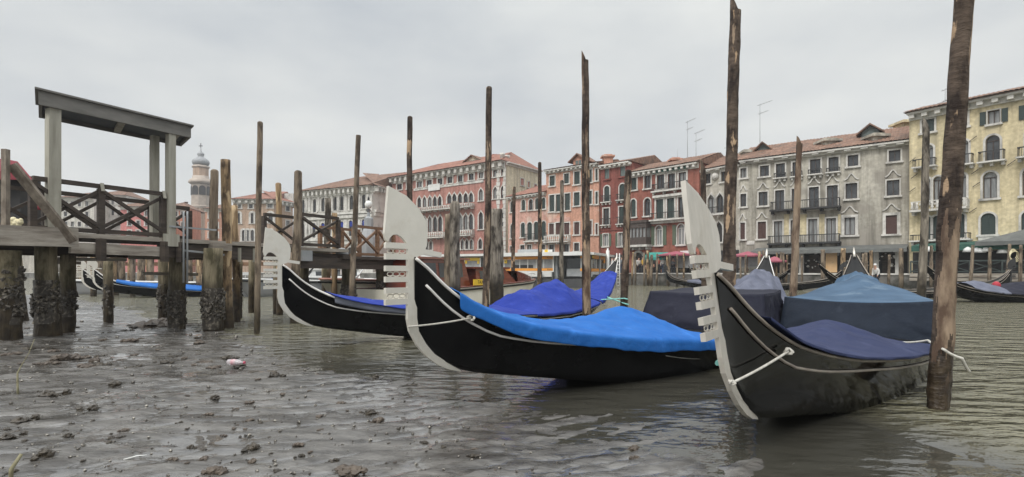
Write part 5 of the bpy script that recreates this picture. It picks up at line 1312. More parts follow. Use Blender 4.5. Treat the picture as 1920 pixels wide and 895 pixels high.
# ---- traffic mirror on the dock
c = dk(655, 477, .3); t = tag(None, ) if False else None
t = thing('round_mirror', c-Vector((0,0,.55)), 'round grey mirror disc standing on the far dock beside the slim pole', 'mirror')
b = MB(); b.tube([c-Vector((0,0,.42)), c-Vector((0,0,.2))], .03, n=6); b.build('stand', M['grey_metal'], t)
rg = [[c+Vector((r*math.cos(k*.3927), d, r*math.sin(k*.3927))) for k in range(16)] for (r, d) in ((.18,.03),(.2,0),(.17,-.02))]
b = MB(); b.rings(rg); b.build('disc', M['grey_metal'], t)
# ---- kiosk at the left
Yk = 15.5; kp = lambda u, v, d=0: at(u, v, Yk+d)
t = thing('kiosk', (kp(20, 430).x, Yk+1, 1.9), 'small dark kiosk with dark red awnings at the left edge', 'kiosk')
b = MB(); b.box(kp(-160,0).x, kp(14,0).x, Yk+.4, Yk+1.1, 1.9, kp(0,322).z); b.build('body', M['dark'], t)
b = MB(); b.poly([kp(-170,292,2.0), kp(8,297,2), kp(35,303,2), kp(8,303,2), ]) if False else None
g = [[kp(-170,296,1.2), kp(8,298,1.2), kp(33,303,1.2)], [kp(-170,318,0), kp(34,322,0), kp(66,342,.2)], [kp(-170,336,-.05), kp(34,337,-.05), kp(66,352,.15)]]
b.sheet(g, smooth=False); o = b.build('awning', M['awn_red'], t); so = o.modifiers.new('t', 'SOLIDIFY'); so.thickness = .02
b = MB(); g = [[kp(56,372,.3), kp(64,370,.3), kp(72,374,.3)], [kp(58,388,-.3), kp(76,383,-.3), kp(88,390,-.2)], [kp(60,393,-.3), kp(76,394,-.32), kp(87,396,-.2)]]
b.sheet(g); o = b.build('small_awning', M['awn_red'], t); so = o.modifiers.new('t', 'SOLIDIFY'); so.thickness = .02
b = MB(); b.box(kp(2,0).x, kp(46,0).x, Yk-.1, Yk+.3, 1.9, kp(0,418).z); b.build('counter', M['plank_dark'], t)
b = MB(); rr = random.Random(3)
for i in range(16): b.ball(kp(18+rr.random()*24, 412+rr.random()*10, -.3), .05+.04*rr.random(), 6, 5)
b.build('goods', M['gold'], t)
# ================================================================== BOAT STATIONS
def textplate(name, txt, f, u, v, h, d, mat, parent, w=None):
    a, z = f.px(u, v); size = h
    b = text_mesh(txt, size, lambda x, y, e_: f.P(a+x, z+y, d+e_)); return b.build(name, mat, parent, fix=False)
def station(f, hull_d, bands, panes, name='x'):
    pass
A = onY(936, 46.0); Bs = onY(1098, 42.6); Z2 = HC+(HV-479)*44/F
f = Fac('boat_station', 'floating boat station with a white roof and orange bands lettered Rialto', A, Bs, Z2, M['dark'], zb=.75, depth=4.2, cat='boat station')
t = f.root; Zv = Vector((0,0,1)); fr = lambda b, *q: b.frame(f.A, f.e, f.n, Zv, *q)
b = MB(); fr(b, -.3, f.W+.2, -4.2, .25, -.5, .72); b.build('pontoon', M['dark_hull'], t)
b = MB(); fr(b, 0, f.W, -4.1, -3.9, .74, Z2); fr(b, f.W*.62, f.W*.68, -3.9, -.2, .74, Z2); b.build('wall', M['grey_metal'], t)
b = MB(); fr(b, -.5, f.W+.4, -4.6, .6, Z2+.01, Z2+.22); fr(b, -.5, f.W+.4, .605, .66, Z2-.06, Z2+.24); b.build('roof', M['white_paint'], t)
def pan(name, u0, u1, v0, v1, d0, d1, mat, par=None): return f.boxpart(name, u0, v0, u1, v1, d0, d1, mat, par or t)
o = pan('orange_band', 944, 1038, 481.3, 486.5, .0, .06, M['orange']); textplate('lettering', 'Rialto', f, 950, 484, .22, .065, M['sign_ink'], o); textplate('lettering', 'Rialto', f, 1031.5, 483.5, .22, .065, M['sign_ink'], o)
o = pan('orange_band', 945, 1038, 503.5, 508, .0, .06, M['orange']); textplate('lettering', 'Rialto', f, 950, 506, .19, .065, M['sign_ink'], o); textplate('lettering', 'Rialto', f, 1031.5, 505.8, .19, .065, M['sign_ink'], o)
pan('skirt_panel', 945, 1038, 508.3, 519, .0, .05, M['white_paint'])
o = pan('window', 945, 1038, 487, 503, -.02, .02, M['clear_screen'])
for u in (945.5, 961, 975, 990, 1006, 1020, 1037.3): pan('window_post', u-.6, u+.6, 486.8, 503.3, .024, .06, M['white_paint'], o)
pan('interior_bench', 962, 1000, 497, 503, .022, .03, M['dark'], o)
o = pan('letter_sign', 946.5, 951.5, 488, 494, .07, .10, M['yellow']); textplate('lettering', 'A', f, 949, 491, .2, .105, M['sign_ink'], o)
pan('window', 1060, 1088, 485, 504, -.5, -.46, M['glass']); pan('skirt_panel', 1059, 1088, 504.3, 518.5, -.5, -.44, M['grey_metal'])
pan('door_post', 1088.5, 1092, 480, 519, -.05, .05, M['grey_metal']); pan('door_post', 1037.6, 1039.2, 480, 519.4, .062, .10, M['white_paint'])
pan('orange_light', 1088.8, 1092, 480.5, 484.5, .055, .085, M['orange']); pan('orange_light', 1088.5, 1092.5, 503.5, 508.5, .055, .085, M['orange'])
for (u0, u1) in ((1014, 1019), (1038, 1041)): pan('fender', u0, u1, 510, 533, .26, .42, M['dark_hull'])
pan('grey_hoarding', 962, 1008, 467, 476, -1.0, -.9, M['grey_metal'])
o = pan('route_board', 1012.5, 1037, 468.5, 473.6, .1, .2, M['white_paint']); pan('yellow_patch', 1023, 1029, 468.7, 473.3, .205, .21, M['yellow'], o)
textplate('lettering', '1  2', f, 1017, 471, .16, .205, M['sign_ink'], o); textplate('lettering', 'N', f, 1026, 471, .16, .215, M['sign_ink'], o)
# right hand flank of the station
fs = Fac('boat_station', None, Bs+Vector((.25,.25,0)), onY(1141, 50.0), Z2, M['dark'], zb=.75, depth=.3, root=t)
def pan2(name, u0, u1, v0, v1, d0, d1, mat, par=None): return fs.boxpart(name, u0, v0, u1, v1, d0, d1, mat, par or t)
b = MB(); b.frame(fs.A, fs.e, fs.n, Zv, -.2, fs.W+.3, -.3, .5, Z2+.012, Z2+.2); b.build('roof', M['white_paint'], t)
b = MB(); b.frame(fs.A, fs.e, fs.n, Zv, 0, fs.W, -.3, .1, -.5, .72); b.build('pontoon', M['dark_hull'], t)
o = pan2('orange_band', 1112, 1134, 480.5, 486.5, .0, .06, M['orange']); pan2('orange_band', 1108.5, 1134, 504, 509.5, .0, .06, M['orange']); pan2('skirt_panel', 1108.5, 1133, 509.8, 519.5, .0, .05, M['white_paint'])
o = pan2('window', 1108.5, 1132, 487, 503.6, -.02, .02, M['glass'])
for u in (1109, 1117, 1125, 1131.6): pan2('window_post', u-.5, u+.5, 486.8, 503.6, .024, .05, M['white_paint'], o)
pan2('letter_sign', 1108.5, 1112, 479.5, 484.3, .07, .1, M['yellow']); pan2('orange_light', 1130, 1133, 488, 494, .07, .1, M['orange'])
pan2('fender', 1108.5, 1117, 515, 536, .16, .34, M['dark_hull'])
# pale pile and ladder beside it
p = onY(1139.5, 47); zv = lambda v: HC-(v-HV)*47/F
t = thing('steel_pile', (p.x, p.y, 0), 'pale grey steel guide pile at the right end of the boat station', 'guide pile')
b = MB(); b.lathe((p.x,p.y,0), [(.15,-.6),(.15,zv(470)),(.08,zv(469.5)),(.08,zv(466))], n=12); b.build('shaft', M['white_paint'], t)
b = MB(); p1 = onY(1159, 46)
for dx in (-.12, .12): b.tube([(p1.x+dx, p1.y, -.4), (p1.x+dx, p1.y, zv(476))], .05, n=6)
for k in range(9): b.tube([(p1.x-.12, p1.y, .1+k*.3), (p1.x+.12, p1.y, .1+k*.3)], .025, n=5)
tag(b.build('steel_ladder', M['white_paint']), 'white steel ladder standing in the water right of the boat station', 'ladder')
# smaller yellow banded station farther left
A = onY(802, 57.0); Bs = onY(914, 54.0); Z3 = HC+(HV-481.5)*55.5/F
f = Fac('boat_station', 'farther boat station with yellow bands behind the dark pilings', A, Bs, Z3, M['dark'], zb=.75, depth=4, cat='boat station'); t = f.root
b = MB(); fr(b, -.3, f.W+.2, -4, .25, -.5, .72); b.build('pontoon', M['dark_hull'], t)
b = MB(); fr(b, 0, f.W, -3.9, -3.7, .74, Z3); b.build('wall', M['grey_metal'], t)
b = MB(); fr(b, -.5, f.W+.4, -4.4, .6, Z3+.01, Z3+.24); b.build('roof', M['white_paint'], t)
pan('yellow_band', 800, 833, 484.3, 488.5, 0, .06, M['yellow']); pan('yellow_band', 872, 901, 483.5, 489, 0, .06, M['yellow'])
o = pan('window', 872, 901, 489.3, 503, -.02, .02, M['clear_screen']); pan('window', 802, 833, 489, 503, -.02, .02, M['clear_screen'])
for u in (871.5, 901, 834): pan('window_post', u-.7, u+.7, 483.5, 519, .024, .08, M['white_paint'], o)
pan('skirt_panel', 872, 901, 503.3, 519, 0, .05, M['white_paint'])
for u in (874.5, 897.5): o2 = pan('letter_sign', u-1.9, u+1.9, 489.5, 494.5, .07, .1, M['yellow']); textplate('lettering', 'B', f, u, 492, .2, .105, M['sign_ink'], o2)
# ================================================================== MOTOR BOATS
def motorboat(label, P0, dir_, L, beam, free, hullm, deckm, name='water_taxi', group=None, cabin=None):
    d = Vector((dir_[0], dir_[1], 0)).normalized(); rz = math.atan2(d.y, d.x)
    t = thing(name, (P0[0], P0[1], 0), label, 'motor boat', group, rz)
    st = [0,.02,.06,.12,.2,.3,.45,.6,.75,.9,1.0]
    def half(q): return beam/2*min(1, (1-(1-min(q/.45,1))**2.1))*.96+.03
    def sh(q): return free*(1.12-.25*min(1, q*1.2))
    rings = []
    for q in st:
        x = q*L; h = half(q); zs = sh(q); fl = .55+.4*min(1, q*2); xb = x+(.9*(1-min(q/.12,1)))
        pts = [(x, h, zs), (x+(xb-x)*.3, h*.97, zs*.72), (x+(xb-x)*.7, h*(fl+.08), zs*.3), (xb, h*fl, -.05), (xb, 0, -.35)]
        rings.append([Vector(p) for p in pts]+[Vector((p[0], -p[1], p[2])) for p in pts[:-1][::-1]])
    b = MB(); b.rings(rings, closed=False, caps=False); b.poly(rings[-1]); b.poly(rings[0]); b.build('hull', hullm, t, local=True)
    b = MB(); b.sheet([[(q*L, w*(half(q)-.03), sh(q)-.02+(1-w*w)*.07) for w in (-1,-.5,0,.5,1)] for q in st]); b.build('deck', deckm, t, local=True)
    for sg in (-1, 1):
        b = MB(); b.tube([(q*L, sg*(half(q)+.01), sh(q)-.10) for q in st], .035, n=5); b.build('rubbing_strip', M['black_matt'], t, local=True)
        b = MB(); b.tube([(q*L, sg*(half(q)), sh(q)+.0) for q in st], .03, n=5); b.build('gunwale', deckm, t, local=True)
    return t, half, sh
def cab(t, half, sh, L, q0, q1, h, mat, roofm, inset=.22, glass=True, taper=0.4, ports=3):
    x0, x1 = q0*L, q1*L; w = half((q0+q1)/2)-inset; z0 = min(sh(q0), sh(q1))-.02
    b = MB(); lo = [(x0, -w), (x1, -w), (x1, w), (x0, w)]; hi = [(x0+taper, -w*.88), (x1-.1, -w*.88), (x1-.1, w*.88), (x0+taper, w*.88)]
    b.rings([[Vector((p[0], p[1], z0)) for p in lo], [Vector((p[0], p[1], z0+h)) for p in hi]], smooth=False); c = b.build('cabin', mat, t, local=True)
    b = MB(); b.box(x0+taper-.25, x1+.1, -w*.95, w*.95, z0+h+.003, z0+h+.07); b.build('cabin_roof', roofm, t, local=True)
    if glass:
        for sg in (-1, 1):
            n = ports; 
            for i in range(n):
                a = x0+taper+.15+(x1-x0-taper-.3)*i/n; e2 = a+(x1-x0-taper-.3)/n-.14
                b = MB(); y0 = sg*(w*.955+.012); y1 = sg*(w*.895+.012)
                b.poly([(a, y0, z0+h*.40), (e2, y0, z0+h*.40), (e2, y1, z0+h*.88), (a, y1, z0+h*.88)]); b.build('window', M['glass'], c, local=True, fix=False)
        b = MB(); b.poly([(x0+taper*.38-.012, -w*.8, z0+h*.4), (x0+taper*.38-.012, w*.8, z0+h*.4), (x0+taper*.88-.012, w*.76, z0+h*.9), (x0+taper*.88-.012, -w*.76, z0+h*.9)]); b.build('windscreen', M['glass'], c, local=True, fix=False)
    return c, z0, w
# brown cabined taxi: bow to the right
t, hf, sh = motorboat('cream hulled water taxi with mahogany cabin and yellow plate, behind the royal blue hump', (1.05, 24.2, 0), (-.56,-.83), 9.2, 2.3, .86, M['cream_hull'], M['mahogany'], group='water taxis')
c, z0, w = cab(t, hf, sh, 9.2, .30, .60, .62, M['mahogany'], M['mahogany'], taper=.8, ports=2)
c2, z02, w2 = cab(t, hf, sh, 9.2, .64, .92, .98, M['mahogany'], M['deck_pink'], inset=.16, taper=.25, ports=3)
b = MB(); g = [[(q*9.2, sg_*(hf(q)-.16), sh(q)+.02+h_) for (sg_, h_) in ((1,0),(.97,.45*min(1,q*3.2)),(-.97,.45*min(1,q*3.2)),(-1,0))] for q in (.03,.1,.2,.30)]
b.sheet(g, smooth=False); b.build('foredeck_coaming', M['mahogany'], t, local=True)
for sg in (1,):
    b = MB(); y = sg*(hf(.55)-.02)+.03; b.box(5.0, 6.0, y-.03+.03, y+.04, z0+.04, z0+.25); o = b.build('number_plate', M['yellow'], t, local=True)
    b = text_mesh('TAXI 40', .17, lambda x, yy, e_: Vector((5.5-x, y+.045+e_, z0+.145+yy))); b.build('lettering', M['sign_ink'], o, local=True, fix=False)
    # swallow emblem near the bow: a white arc over a stroke
    b = MB(); qx = .10*9.2; yy = hf(.1)-.16+.02
    pts = [(qx-.32+.64*i/8, yy+.03*i/8+.015, sh(.1)+.26+.06*math.sin(i/8*math.pi)) for i in range(9)]; b.tube(pts, .02, n=4); b.tube([(qx, yy+.035, sh(.1)+.30), (qx+.02, yy+.035, sh(.1)+.06), (qx-.2, yy+.02, sh(.1)+.05)], .02, n=4)
    b.build('emblem', M['white_paint'], t, local=True)
# open taxi: bow to the left
t, hf, sh = motorboat('cream hulled open water taxi with a pinkish deck, behind the third gondola bow', (-6.25, 17.3, 0), (.60,.80), 9.0, 2.4, .95, M['cream_hull'], M['deck_pink'], group='water taxis')
c, z0, w = cab(t, hf, sh, 9.0, .42, .62, .55, M['mahogany'], M['mahogany'], taper=.5, ports=2)
b = MB(); b.box(.9, 1.3, -.16, .16, sh(.1)+.16, sh(.1)+.34); b.tube([(1.0, 0, sh(.1)+.0), (1.1, 0, sh(.1)+.2)], .03, n=5); b.tube([(1.3, -.2, sh(.1)+.05), (1.9, .25, sh(.1)+.34)], .03, n=5); b.build('anchor_winch', M['white_paint'], t, local=True)
t, hf, sh = motorboat('white cabin launch moored beyond the dock, behind the third bow iron', (-8.6, 27.2, 0), (-.3,.95), 7.0, 2.3, .9, M['white_hull'], M['white_paint'], name='motor_launch', group='white launches')
cab(t, hf, sh, 7.0, .28, .7, .7, M['white_paint'], M['white_paint'], ports=2)
t, hf, sh = motorboat('grey and white launch with a white bow ornament left of the slim pole', (-14.2, 27.0, 0), (.6,.8), 7.0, 2.2, .85, M['grey_hull'], M['white_paint'], name='motor_launch', group='white launches')
b = MB(); b.box(.5, .9, -.15, .15, sh(.1)+.2, sh(.1)+.36); b.tube([(.7, 0, sh(.1)), (.7, 0, sh(.1)+.25)], .03, n=5); b.build('bow_light', M['white_paint'], t, local=True)
t, hf, sh = motorboat('long pale launch half hidden behind the leftmost pilings', (-26.5, 31, 0), (1,.25), 8.0, 2.2, .75, M['grey_hull'], M['white_paint'], name='motor_launch', group='white launches')
t, hf, sh = motorboat('white launch with blue cushions farthest behind the dock pilings', (-16.2, 36, 0), (.8,.6), 7.0, 2.2, .9, M['white_hull'], M['white_paint'], name='motor_launch', group='white launches')
cab(t, hf, sh, 7.0, .3, .7, .6, M['white_paint'], M['white_paint'], ports=2)
# ================================================================== FARTHER GONDOLAS (copies of one)
def far_gondola(label, P0, dir_, z=0, dull=True):
    c = copy_tree(g1.root); c.location = (P0[0], P0[1], z); c.rotation_euler = (0, 0, math.atan2(dir_[1], dir_[0])); c['label'] = label; c['group'] = 'gondolas farther off'
    if dull:
        for ch in list(c.children)+[k for q in c.children for k in q.children]:
            if ch.name.split('.')[0] in ('ferro', 'ornament', 'gunwale_strip', 'rubbing_strip', 'stern_cap'):
                ch.material_slots[0].link = 'OBJECT'; ch.material_slots[0].material = M['trim_grey'] if 'strip' in ch.name else M['iron']
    return c
class View:      # lets the cover builder work on a copied gondola
    def __init__(s, P0, dir_, src):
        s.P0 = Vector(P0); s.d = Vector((dir_[0], dir_[1], 0)).normalized(); s.l = Vector((-s.d.y, s.d.x, 0)); s.bend = src.bend; s.twist = 0; s.z = 0; s.pitch = 0
    loc = Gond.loc; W = Gond.W; beam = Gond.beam; sheer = Gond.sheer
def gv(P0, dir_): return View(P0, dir_, g1)
P4, D4 = (-20.6, 26.3, 0), (.86,.50)
far_gondola('black gondola with a cream comb and blue cover seen under the dock', P4, D4, dull=False)
cover('boat_cover', 'bright blue canvas along the gondola seen under the dock', gv(P4, D4), .9, 6.2, lambda q: lerp([(.9,.05),(3,.16),(6,.18),(6.2,.1)], q), M['cl_bright'], drop_near=.10, drop_far=.06, seed=31)
cover('boat_cover', 'small peaked blue canvas at the stern of the gondola under the dock', gv(P4, D4), 7.0, 9.2, lambda q: lerp([(7,.1),(8,.4),(9.2,.1)], q), M['cl_bright'], drop_near=.10, drop_far=.06, seed=32)
far_gondola('leftmost gondola under the dock, mostly hidden behind its neighbour', (-22.2, 27.6, 0), D4, dull=False)
P5, D5 = (13.6, 47.0, 0), (.665,-.747)
far_gondola('distant dark gondola with a slack grey blue cover beneath the pink umbrella', P5, D5)
cover('boat_cover', 'slack grey blue canvas on the distant gondola under the pink umbrella', gv(P5, D5), 2.4, 7.6, lambda q: lerp([(2.4,.05),(4,.25),(5,.18),(6.5,.3),(7.6,.05)], q), M['cl_grey'], drop_near=.15, drop_far=.1, seed=33, fold=.09)
P6, D6 = (28.0, 23.4, 0), (-1,-.02)
far_gondola('long black gondola at the right edge carrying a red seat', P6, D6)
far_gondola('dark gondola moored behind the one with the red seat', (25.7, 27.5, 0), (-.96,-.05))
far_gondola('dark gondola lying along the grey house steps behind the faded blue stern', (22.6, 36.5, 0), (-.80,.60))
G6 = gv(P6, D6)
cover('boat_cover', 'black canvas peak over the seats of the gondola at the right edge', G6, 4.8, 7.6, lambda q: lerp([(4.8,.15),(5.3,.55),(6.2,.45),(7.6,.1)], q), M['cl_black'], drop_near=.08, drop_far=.05, seed=34, sharp=2.2)
cover('boat_cover', 'small slate canvas bundle near the stern of the gondola at the right edge', G6, 7.2, 8.6, lambda q: lerp([(7.2,.3),(7.9,.42),(8.6,.2)], q), M['cl_grey'], drop_near=.05, drop_far=.05, seed=35, sharp=2.2)
p = G6.W(5.0, .15, .45); c = at(1878, 545, 23.0)
b = MB(); b.ball(c+Vector((0,0,.0)), .19, 12, 8, .7); b.ball(c+Vector((-.12,.12,.20)), .16, 12, 8, 1.2); tag(b.build('velvet_seat', M['red']), 'red velvet seat in the gondola at the right edge', 'seat')
b = MB(); rr = random.Random(8)
for i in range(14): b.ball(at(1888+rr.random()*18, 550-rr.random()*11, 23.0+rr.random()*.3), .10+.07*rr.random(), 7, 5, .7)
tag(b.build('fleece_heap', M['gold']), 'cream fleece heap beside the red velvet seat', 'blanket')
# ================================================================== FAR BANK: POLES, AWNINGS, PEOPLE
def qY(u):      # depth of the quay edge along this column
    for p, q in zip(qpts, qpts[1:]):
        up, uq = CU+p.x/p.y*F, CU+q.x/q.y*F
        if uq <= u <= up:
            r = Vector(((u-CU)/F, 1, 0)); d = q-p; n = Vector((-d.y, d.x, 0)); return p.dot(n)/r.dot(n)
    return 60
FP = None
for i, (u, vt, w) in enumerate([(1187,473,4),(1192,476,3.5),(1208,474,4.5),(1214,470,6),(1222,478,6),(1232,476,4),(1251,478,4),(1256,477,4),(1270,477,4),(1282,475,4),(1300,480,3.5),(1322,472,4),(1334,475,3.5),(1388,482,4),(1399,478,4.5),(1424,472,6),(1431,470,5),(1437,474,5),(1457,474,4),(1464,473,4),(1469,474,5),(1476,478,4),(1504,480,4),(1543,468,8),(1580,466,9),(1619,476,6),(1624,474,6),(1633,470,6),(1668,478,5),(1690,466,8),(1177,480,4),(1168,478,4)]):
    Y = qY(u)-.8-.5*(i % 3); T = at(u, vt, Y)
    if i < 3 or True:
        o = pole('far_mooring_pole', 'thin weathered mooring pole standing along the far quay', T, (T.x+.25*((i*37 % 7)/7-.5), Y, -.6), w*Y/F/2*1.05, w*Y/F/2*.9, M['wood_grey'] if i % 3 else M['wood_orange'], 'flat', 60+i, n=8, group='thin poles along the far quay')
for i, (u, vt, du) in enumerate([(1824,461,-6),(1857,466,-4),(1893,459,-8),(1914,461,-2),(1746,462,0)]):
    Y = qY(u)-1.2; T = at(u, vt, Y); o = pole('far_mooring_pole', 'tall leaning mooring pole before the green awning', T, (T.x+du*Y/F, Y, -.6), 6.5*Y/F/2, 5*Y/F/2, M['wood_grey'], 'round', 100+i, n=8, group='leaning poles before the green awning')
# piles of the far left landing, under the dock
for i in range(26):
    u = 138+i*11.5+5*math.sin(i*2.3); Y = 33+5*math.sin(i*1.7); T = at(u, 476+10*math.sin(i*3.1)**2, Y)
    pole('landing_pile', 'thick brown pile of the landing stage beyond the dock', T, (T.x, Y, -.6), (9+4*math.sin(i*5)**2)*Y/F/2*1.0, (9+3*math.sin(i*5)**2)*Y/F/2, M['wood_orange'] if i % 3 == 0 else M['wood_grey'], 'flat', 140+i, n=10, group='piles of the landing beyond the dock', cat='pile')
b = MB(); b.box(-31, -17.5, 38.6, 40, 1.75, 2.0); b.box(-31, -17.5, 38.4, 38.55, 2.6, 2.7)
for k in range(10): b.box(-30.8+k*1.4, -30.7+k*1.4, 38.42, 38.54, 2.002, 2.598)
tag(b.build('landing_stage', M['plank_brown']), 'brown landing stage with a handrail beyond the dock', 'landing stage')
# terrace of the yellow house: planked edge and dark crossed railing
yA = qY(1708); yB = qY(1985)
a = onY(1708, yA-.2); c = onY(1985, yB-.2); e_ = (c-a).normalized(); n_ = Vector((e_.y,-e_.x,0)); n_ = n_ if n_.y < 0 else -n_
t = thing('terrace', (a+c)/2+Vector((0,0,1.0)), 'dark timber terrace with crossed railings under the green awning', 'terrace')
L = (c-a).length
b = MB(); b.frame(a, e_, n_, Zv, 0, L, -1.0, .5, .95, 1.20); b.frame(a, e_, n_, Zv, 0, L, .505, .56, .72, .90); b.build('deck', M['plank_grey'], t)
b = MB(); b.frame(a, e_, n_, Zv, 0, L, .3, .36, 1.95, 2.03); b.frame(a, e_, n_, Zv, 0, L, .3, .36, 1.28, 1.34)
k = 0
while k*1.5 < L-1.5:
    x = k*1.5; b.frame(a, e_, n_, Zv, x, x+.08, .295, .365, 1.202, 1.945); 
    for (za, zb_) in ((1.36, 1.92), (1.92, 1.36)): b.bar(a+e_*(x+.1)+n_*(.33 if za > 1.5 else .31)+Zv*za, a+e_*(x+1.45)+n_*(.33 if za > 1.5 else .31)+Zv*zb_, .05, .05)
    k += 1
b.build('railing', mk('green_black_paint', (.03,.045,.042), (.05,.065,.06), scale=3, rough=.6), t)
b = MB(); rr = random.Random(5)
for (u, v) in ((1741,472),(1815,473),(1832,473.5),(1838,474),(1850,472),(1880,475)):
    p = at(u, v, qY(u)+.5); b.lathe(p, [(.30,0),(.22,.22),(.05,.35)], n=8)
tag(b.build('hanging_lamps', M['white_paint']), 'row of white lamp shades under the green awning', 'lamps')
p = at(1896, 477, qY(1896)-1.1); b = MB()
for k in range(4): b.tube([p+Vector((.22*math.cos(q*.35)*(1+.12*k), -.12-.04*k, -.05*k+.30*math.sin(q*.35))) for q in range(19)], .02, n=5, caps=False)
tag(b.build('rope_coil', M['gold']), 'yellow rope coil hung on a leaning pole before the green awning', 'rope')
# red house restaurant: umbrellas, screens, planters, steps
def umbrella(label, u, v, Y, w, mat, cat='umbrella'):
    p = at(u, v, Y); t = thing('parasol', (p.x, p.y, zq), label, cat, 'restaurant parasols')
    b = MB(); b.lathe((p.x,p.y,0), [(w*1.0,p.z-.22),(w*1.01,p.z-.10),(w*.5,p.z+.08),(.05,p.z+.24)], n=8, smooth=False); b.build('canopy', mat, t)
    b = MB(); b.tube([(p.x,p.y,zq), (p.x,p.y,p.z-.1)], .035, n=6); b.build('pole', M['plank_brown'], t)
umbrella('pink parasol before the red house, near its white sign', 1268, 476, 50.0, 1.7, M['awn_pink']); umbrella('pink parasol at the left end of the grey house', 1402, 477, 44.5, 1.3, M['awn_pink']); umbrella('dusky pink parasol between the poles left of the black awning', 1452, 487, 41.6, .9, M['awn_pink'])
p0, p1 = at(1207, 483, 52.2), at(1246, 483, 50.2)
b = MB(); up = Vector((.6,.8,.5)); b.poly([p0, p1, p1+up, p0+up]); b.poly([p0, p1, p1-Vector((0,0,.25)), p0-Vector((0,0,.25))])
o = tag(b.build('shop_awning', M['awn_teal'], fix=True), 'teal shop awning beside the round arched doorway', 'awning'); so = o.modifiers.new('t', 'SOLIDIFY'); so.thickness = .02
for (u0, u1, lab) in ((1252, 1312, 'clear wind screen in front of the red house restaurant'), (1386, 1420, 'clear wind screen left of the black awning')):
    a = onY(u0, qY(u0)+.8); c = onY(u1, qY(u1)+.8); e_ = (c-a).normalized(); n_ = Vector((e_.y,-e_.x,0)); n_ = n_ if n_.y < 0 else -n_; L = (c-a).length
    t = thing('wind_screen', (a+c)/2+Vector((0,0,zq)), lab, 'wind screen', 'restaurant screens')
    b = MB(); b.frame(a, e_, n_, Zv, 0, L, 0, .03, 1.75, 2.75); b.build('sheet', M['clear_screen'], t)
    b = MB(); b.frame(a, e_, n_, Zv, 0, L, -.03, .06, 1.68, 1.745); b.frame(a, e_, n_, Zv, 0, L, -.03, .06, 2.755, 2.82)
    for k in range(int(L/1.6)+1): b.frame(a, e_, n_, Zv, k*1.6, k*1.6+.06, .035, .09, 1.12, 2.75)
    b.build('frame', M['grey_metal'], t)
    b = MB(); rr = random.Random(u0)
    for k in range(int(L*9)): q = a+e_*(rr.random()*L)+n_*(.1+.1*rr.random()); b.ball(q+Vector((0,0,1.2+.35*rr.random())), .09+.05*rr.random(), 6, 4)
    b.build('hedge', mk('planter_leaf', (.03,.045,.02), (.09,.05,.03), scale=6, rough=.8), t)
b = MB()
for k in range(5): b.box(24.9-.0, 26.6, 38.0-k*.30, 38.3-k*.30, .9-k*.2, 1.0-k*.2)
for x in (24.95, 26.5): b.box(x, x+.08, 36.7, 38.2, -.2, .05)
tag(b.build('timber_steps', M['plank_brown']), 'timber water steps below the peach poster', 'steps')
def person(label, P, h, face, top, bottom, lean=0, hair=(.03,.02,.015), arm=.0, stride=.1):
    s = h/1.75; t = thing('person', P, label, 'person', None, face)
    def skin(name, verts, edges, rad, mat, root=0, sub=1):
        me = bpy.data.meshes.new(name); me.from_pydata([Vector(v)*s for v in verts], edges, []); me.materials.append(mat)
        o = bpy.data.objects.new(name, me); COL.objects.link(o); o.parent = t
        o.modifiers.new('skin', 'SKIN').use_smooth_shade = True
        for i, r in enumerate(rad): me.skin_vertices[0].data[i].radius = (r*s, r*s); me.skin_vertices[0].data[i].use_root = (i == root)
        o.modifiers.new('sub', 'SUBSURF').levels = sub; o.modifiers['sub'].render_levels = sub; return o
    x = lean
    V = [(0,0,.92),(.02*1+x*.3,0,1.15),(x*.7,0,1.38),(x,0,1.50),(x+.02,0,1.60),(x+.03,0,1.70),
         (stride,.09,.88),(stride*.9,.09,.48),(stride*.7-.02,.09,.06),(stride*.7+.12,.09,.03), (-stride,-.09,.88),(-stride*.9,-.09,.48),(-stride-.04,-.09,.06),(-stride+.1,-.09,.03),
         (x*.7,.19,1.38),(x*.6+.03,.24,1.12),(x*.6+.12+arm,.20,.90+arm*.6),(x*.6+.16+arm,.19,.82+arm*.7),(x*.7,-.19,1.38),(x*.6+.0,-.24,1.12),(x*.6+.08,-.22,.88),(x*.6+.1,-.21,.80)]
    E = [(0,1),(1,2),(2,3),(3,4),(4,5),(0,6),(6,7),(7,8),(8,9),(0,10),(10,11),(11,12),(12,13),(2,14),(14,15),(15,16),(16,17),(2,18),(18,19),(19,20),(20,21)]
    Rr = [.14,.13,.13,.055,.10,.085,.10,.065,.045,.04,.10,.065,.045,.04,.06,.045,.035,.035,.06,.045,.035,.035]
    skin('body', V, E, Rr, M['skin'])
    skin('coat', [V[0],V[1],V[2],(x*.9,0,1.43),V[14],V[15],V[16],V[18],V[19],V[20]], [(0,1),(1,2),(2,3),(2,4),(4,5),(5,6),(2,7),(7,8),(8,9)], [.18,.165,.16,.07,.08,.062,.05,.08,.062,.05], top)
    skin('trousers', [V[0],V[6],V[7],V[8],V[10],V[11],V[12]], [(0,1),(1,2),(2,3),(0,4),(4,5),(5,6)], [.155,.115,.085,.065,.115,.085,.065], bottom)
    b = MB(); c = Vector((x+.005,0,1.685))*s; b.ball(c, .105*s, 10, 6, .9); b.build('hair', mk('hair', hair, rough=.8), t, local=True)
    return t
def cm(n, c): return mk(n, c, tuple(k*.8 for k in c), scale=8, rough=.85)
whiteC = cm('white_cloth', (.62,.61,.58)); darkC = cm('dark_cloth', (.03,.032,.04)); yelC = cm('yellow_cloth', (.62,.38,.05)); greyC = cm('grey_cloth', (.2,.21,.23)); jeans = cm('denim', (.06,.08,.13)); redC = cm('rust_cloth', (.4,.1,.06))
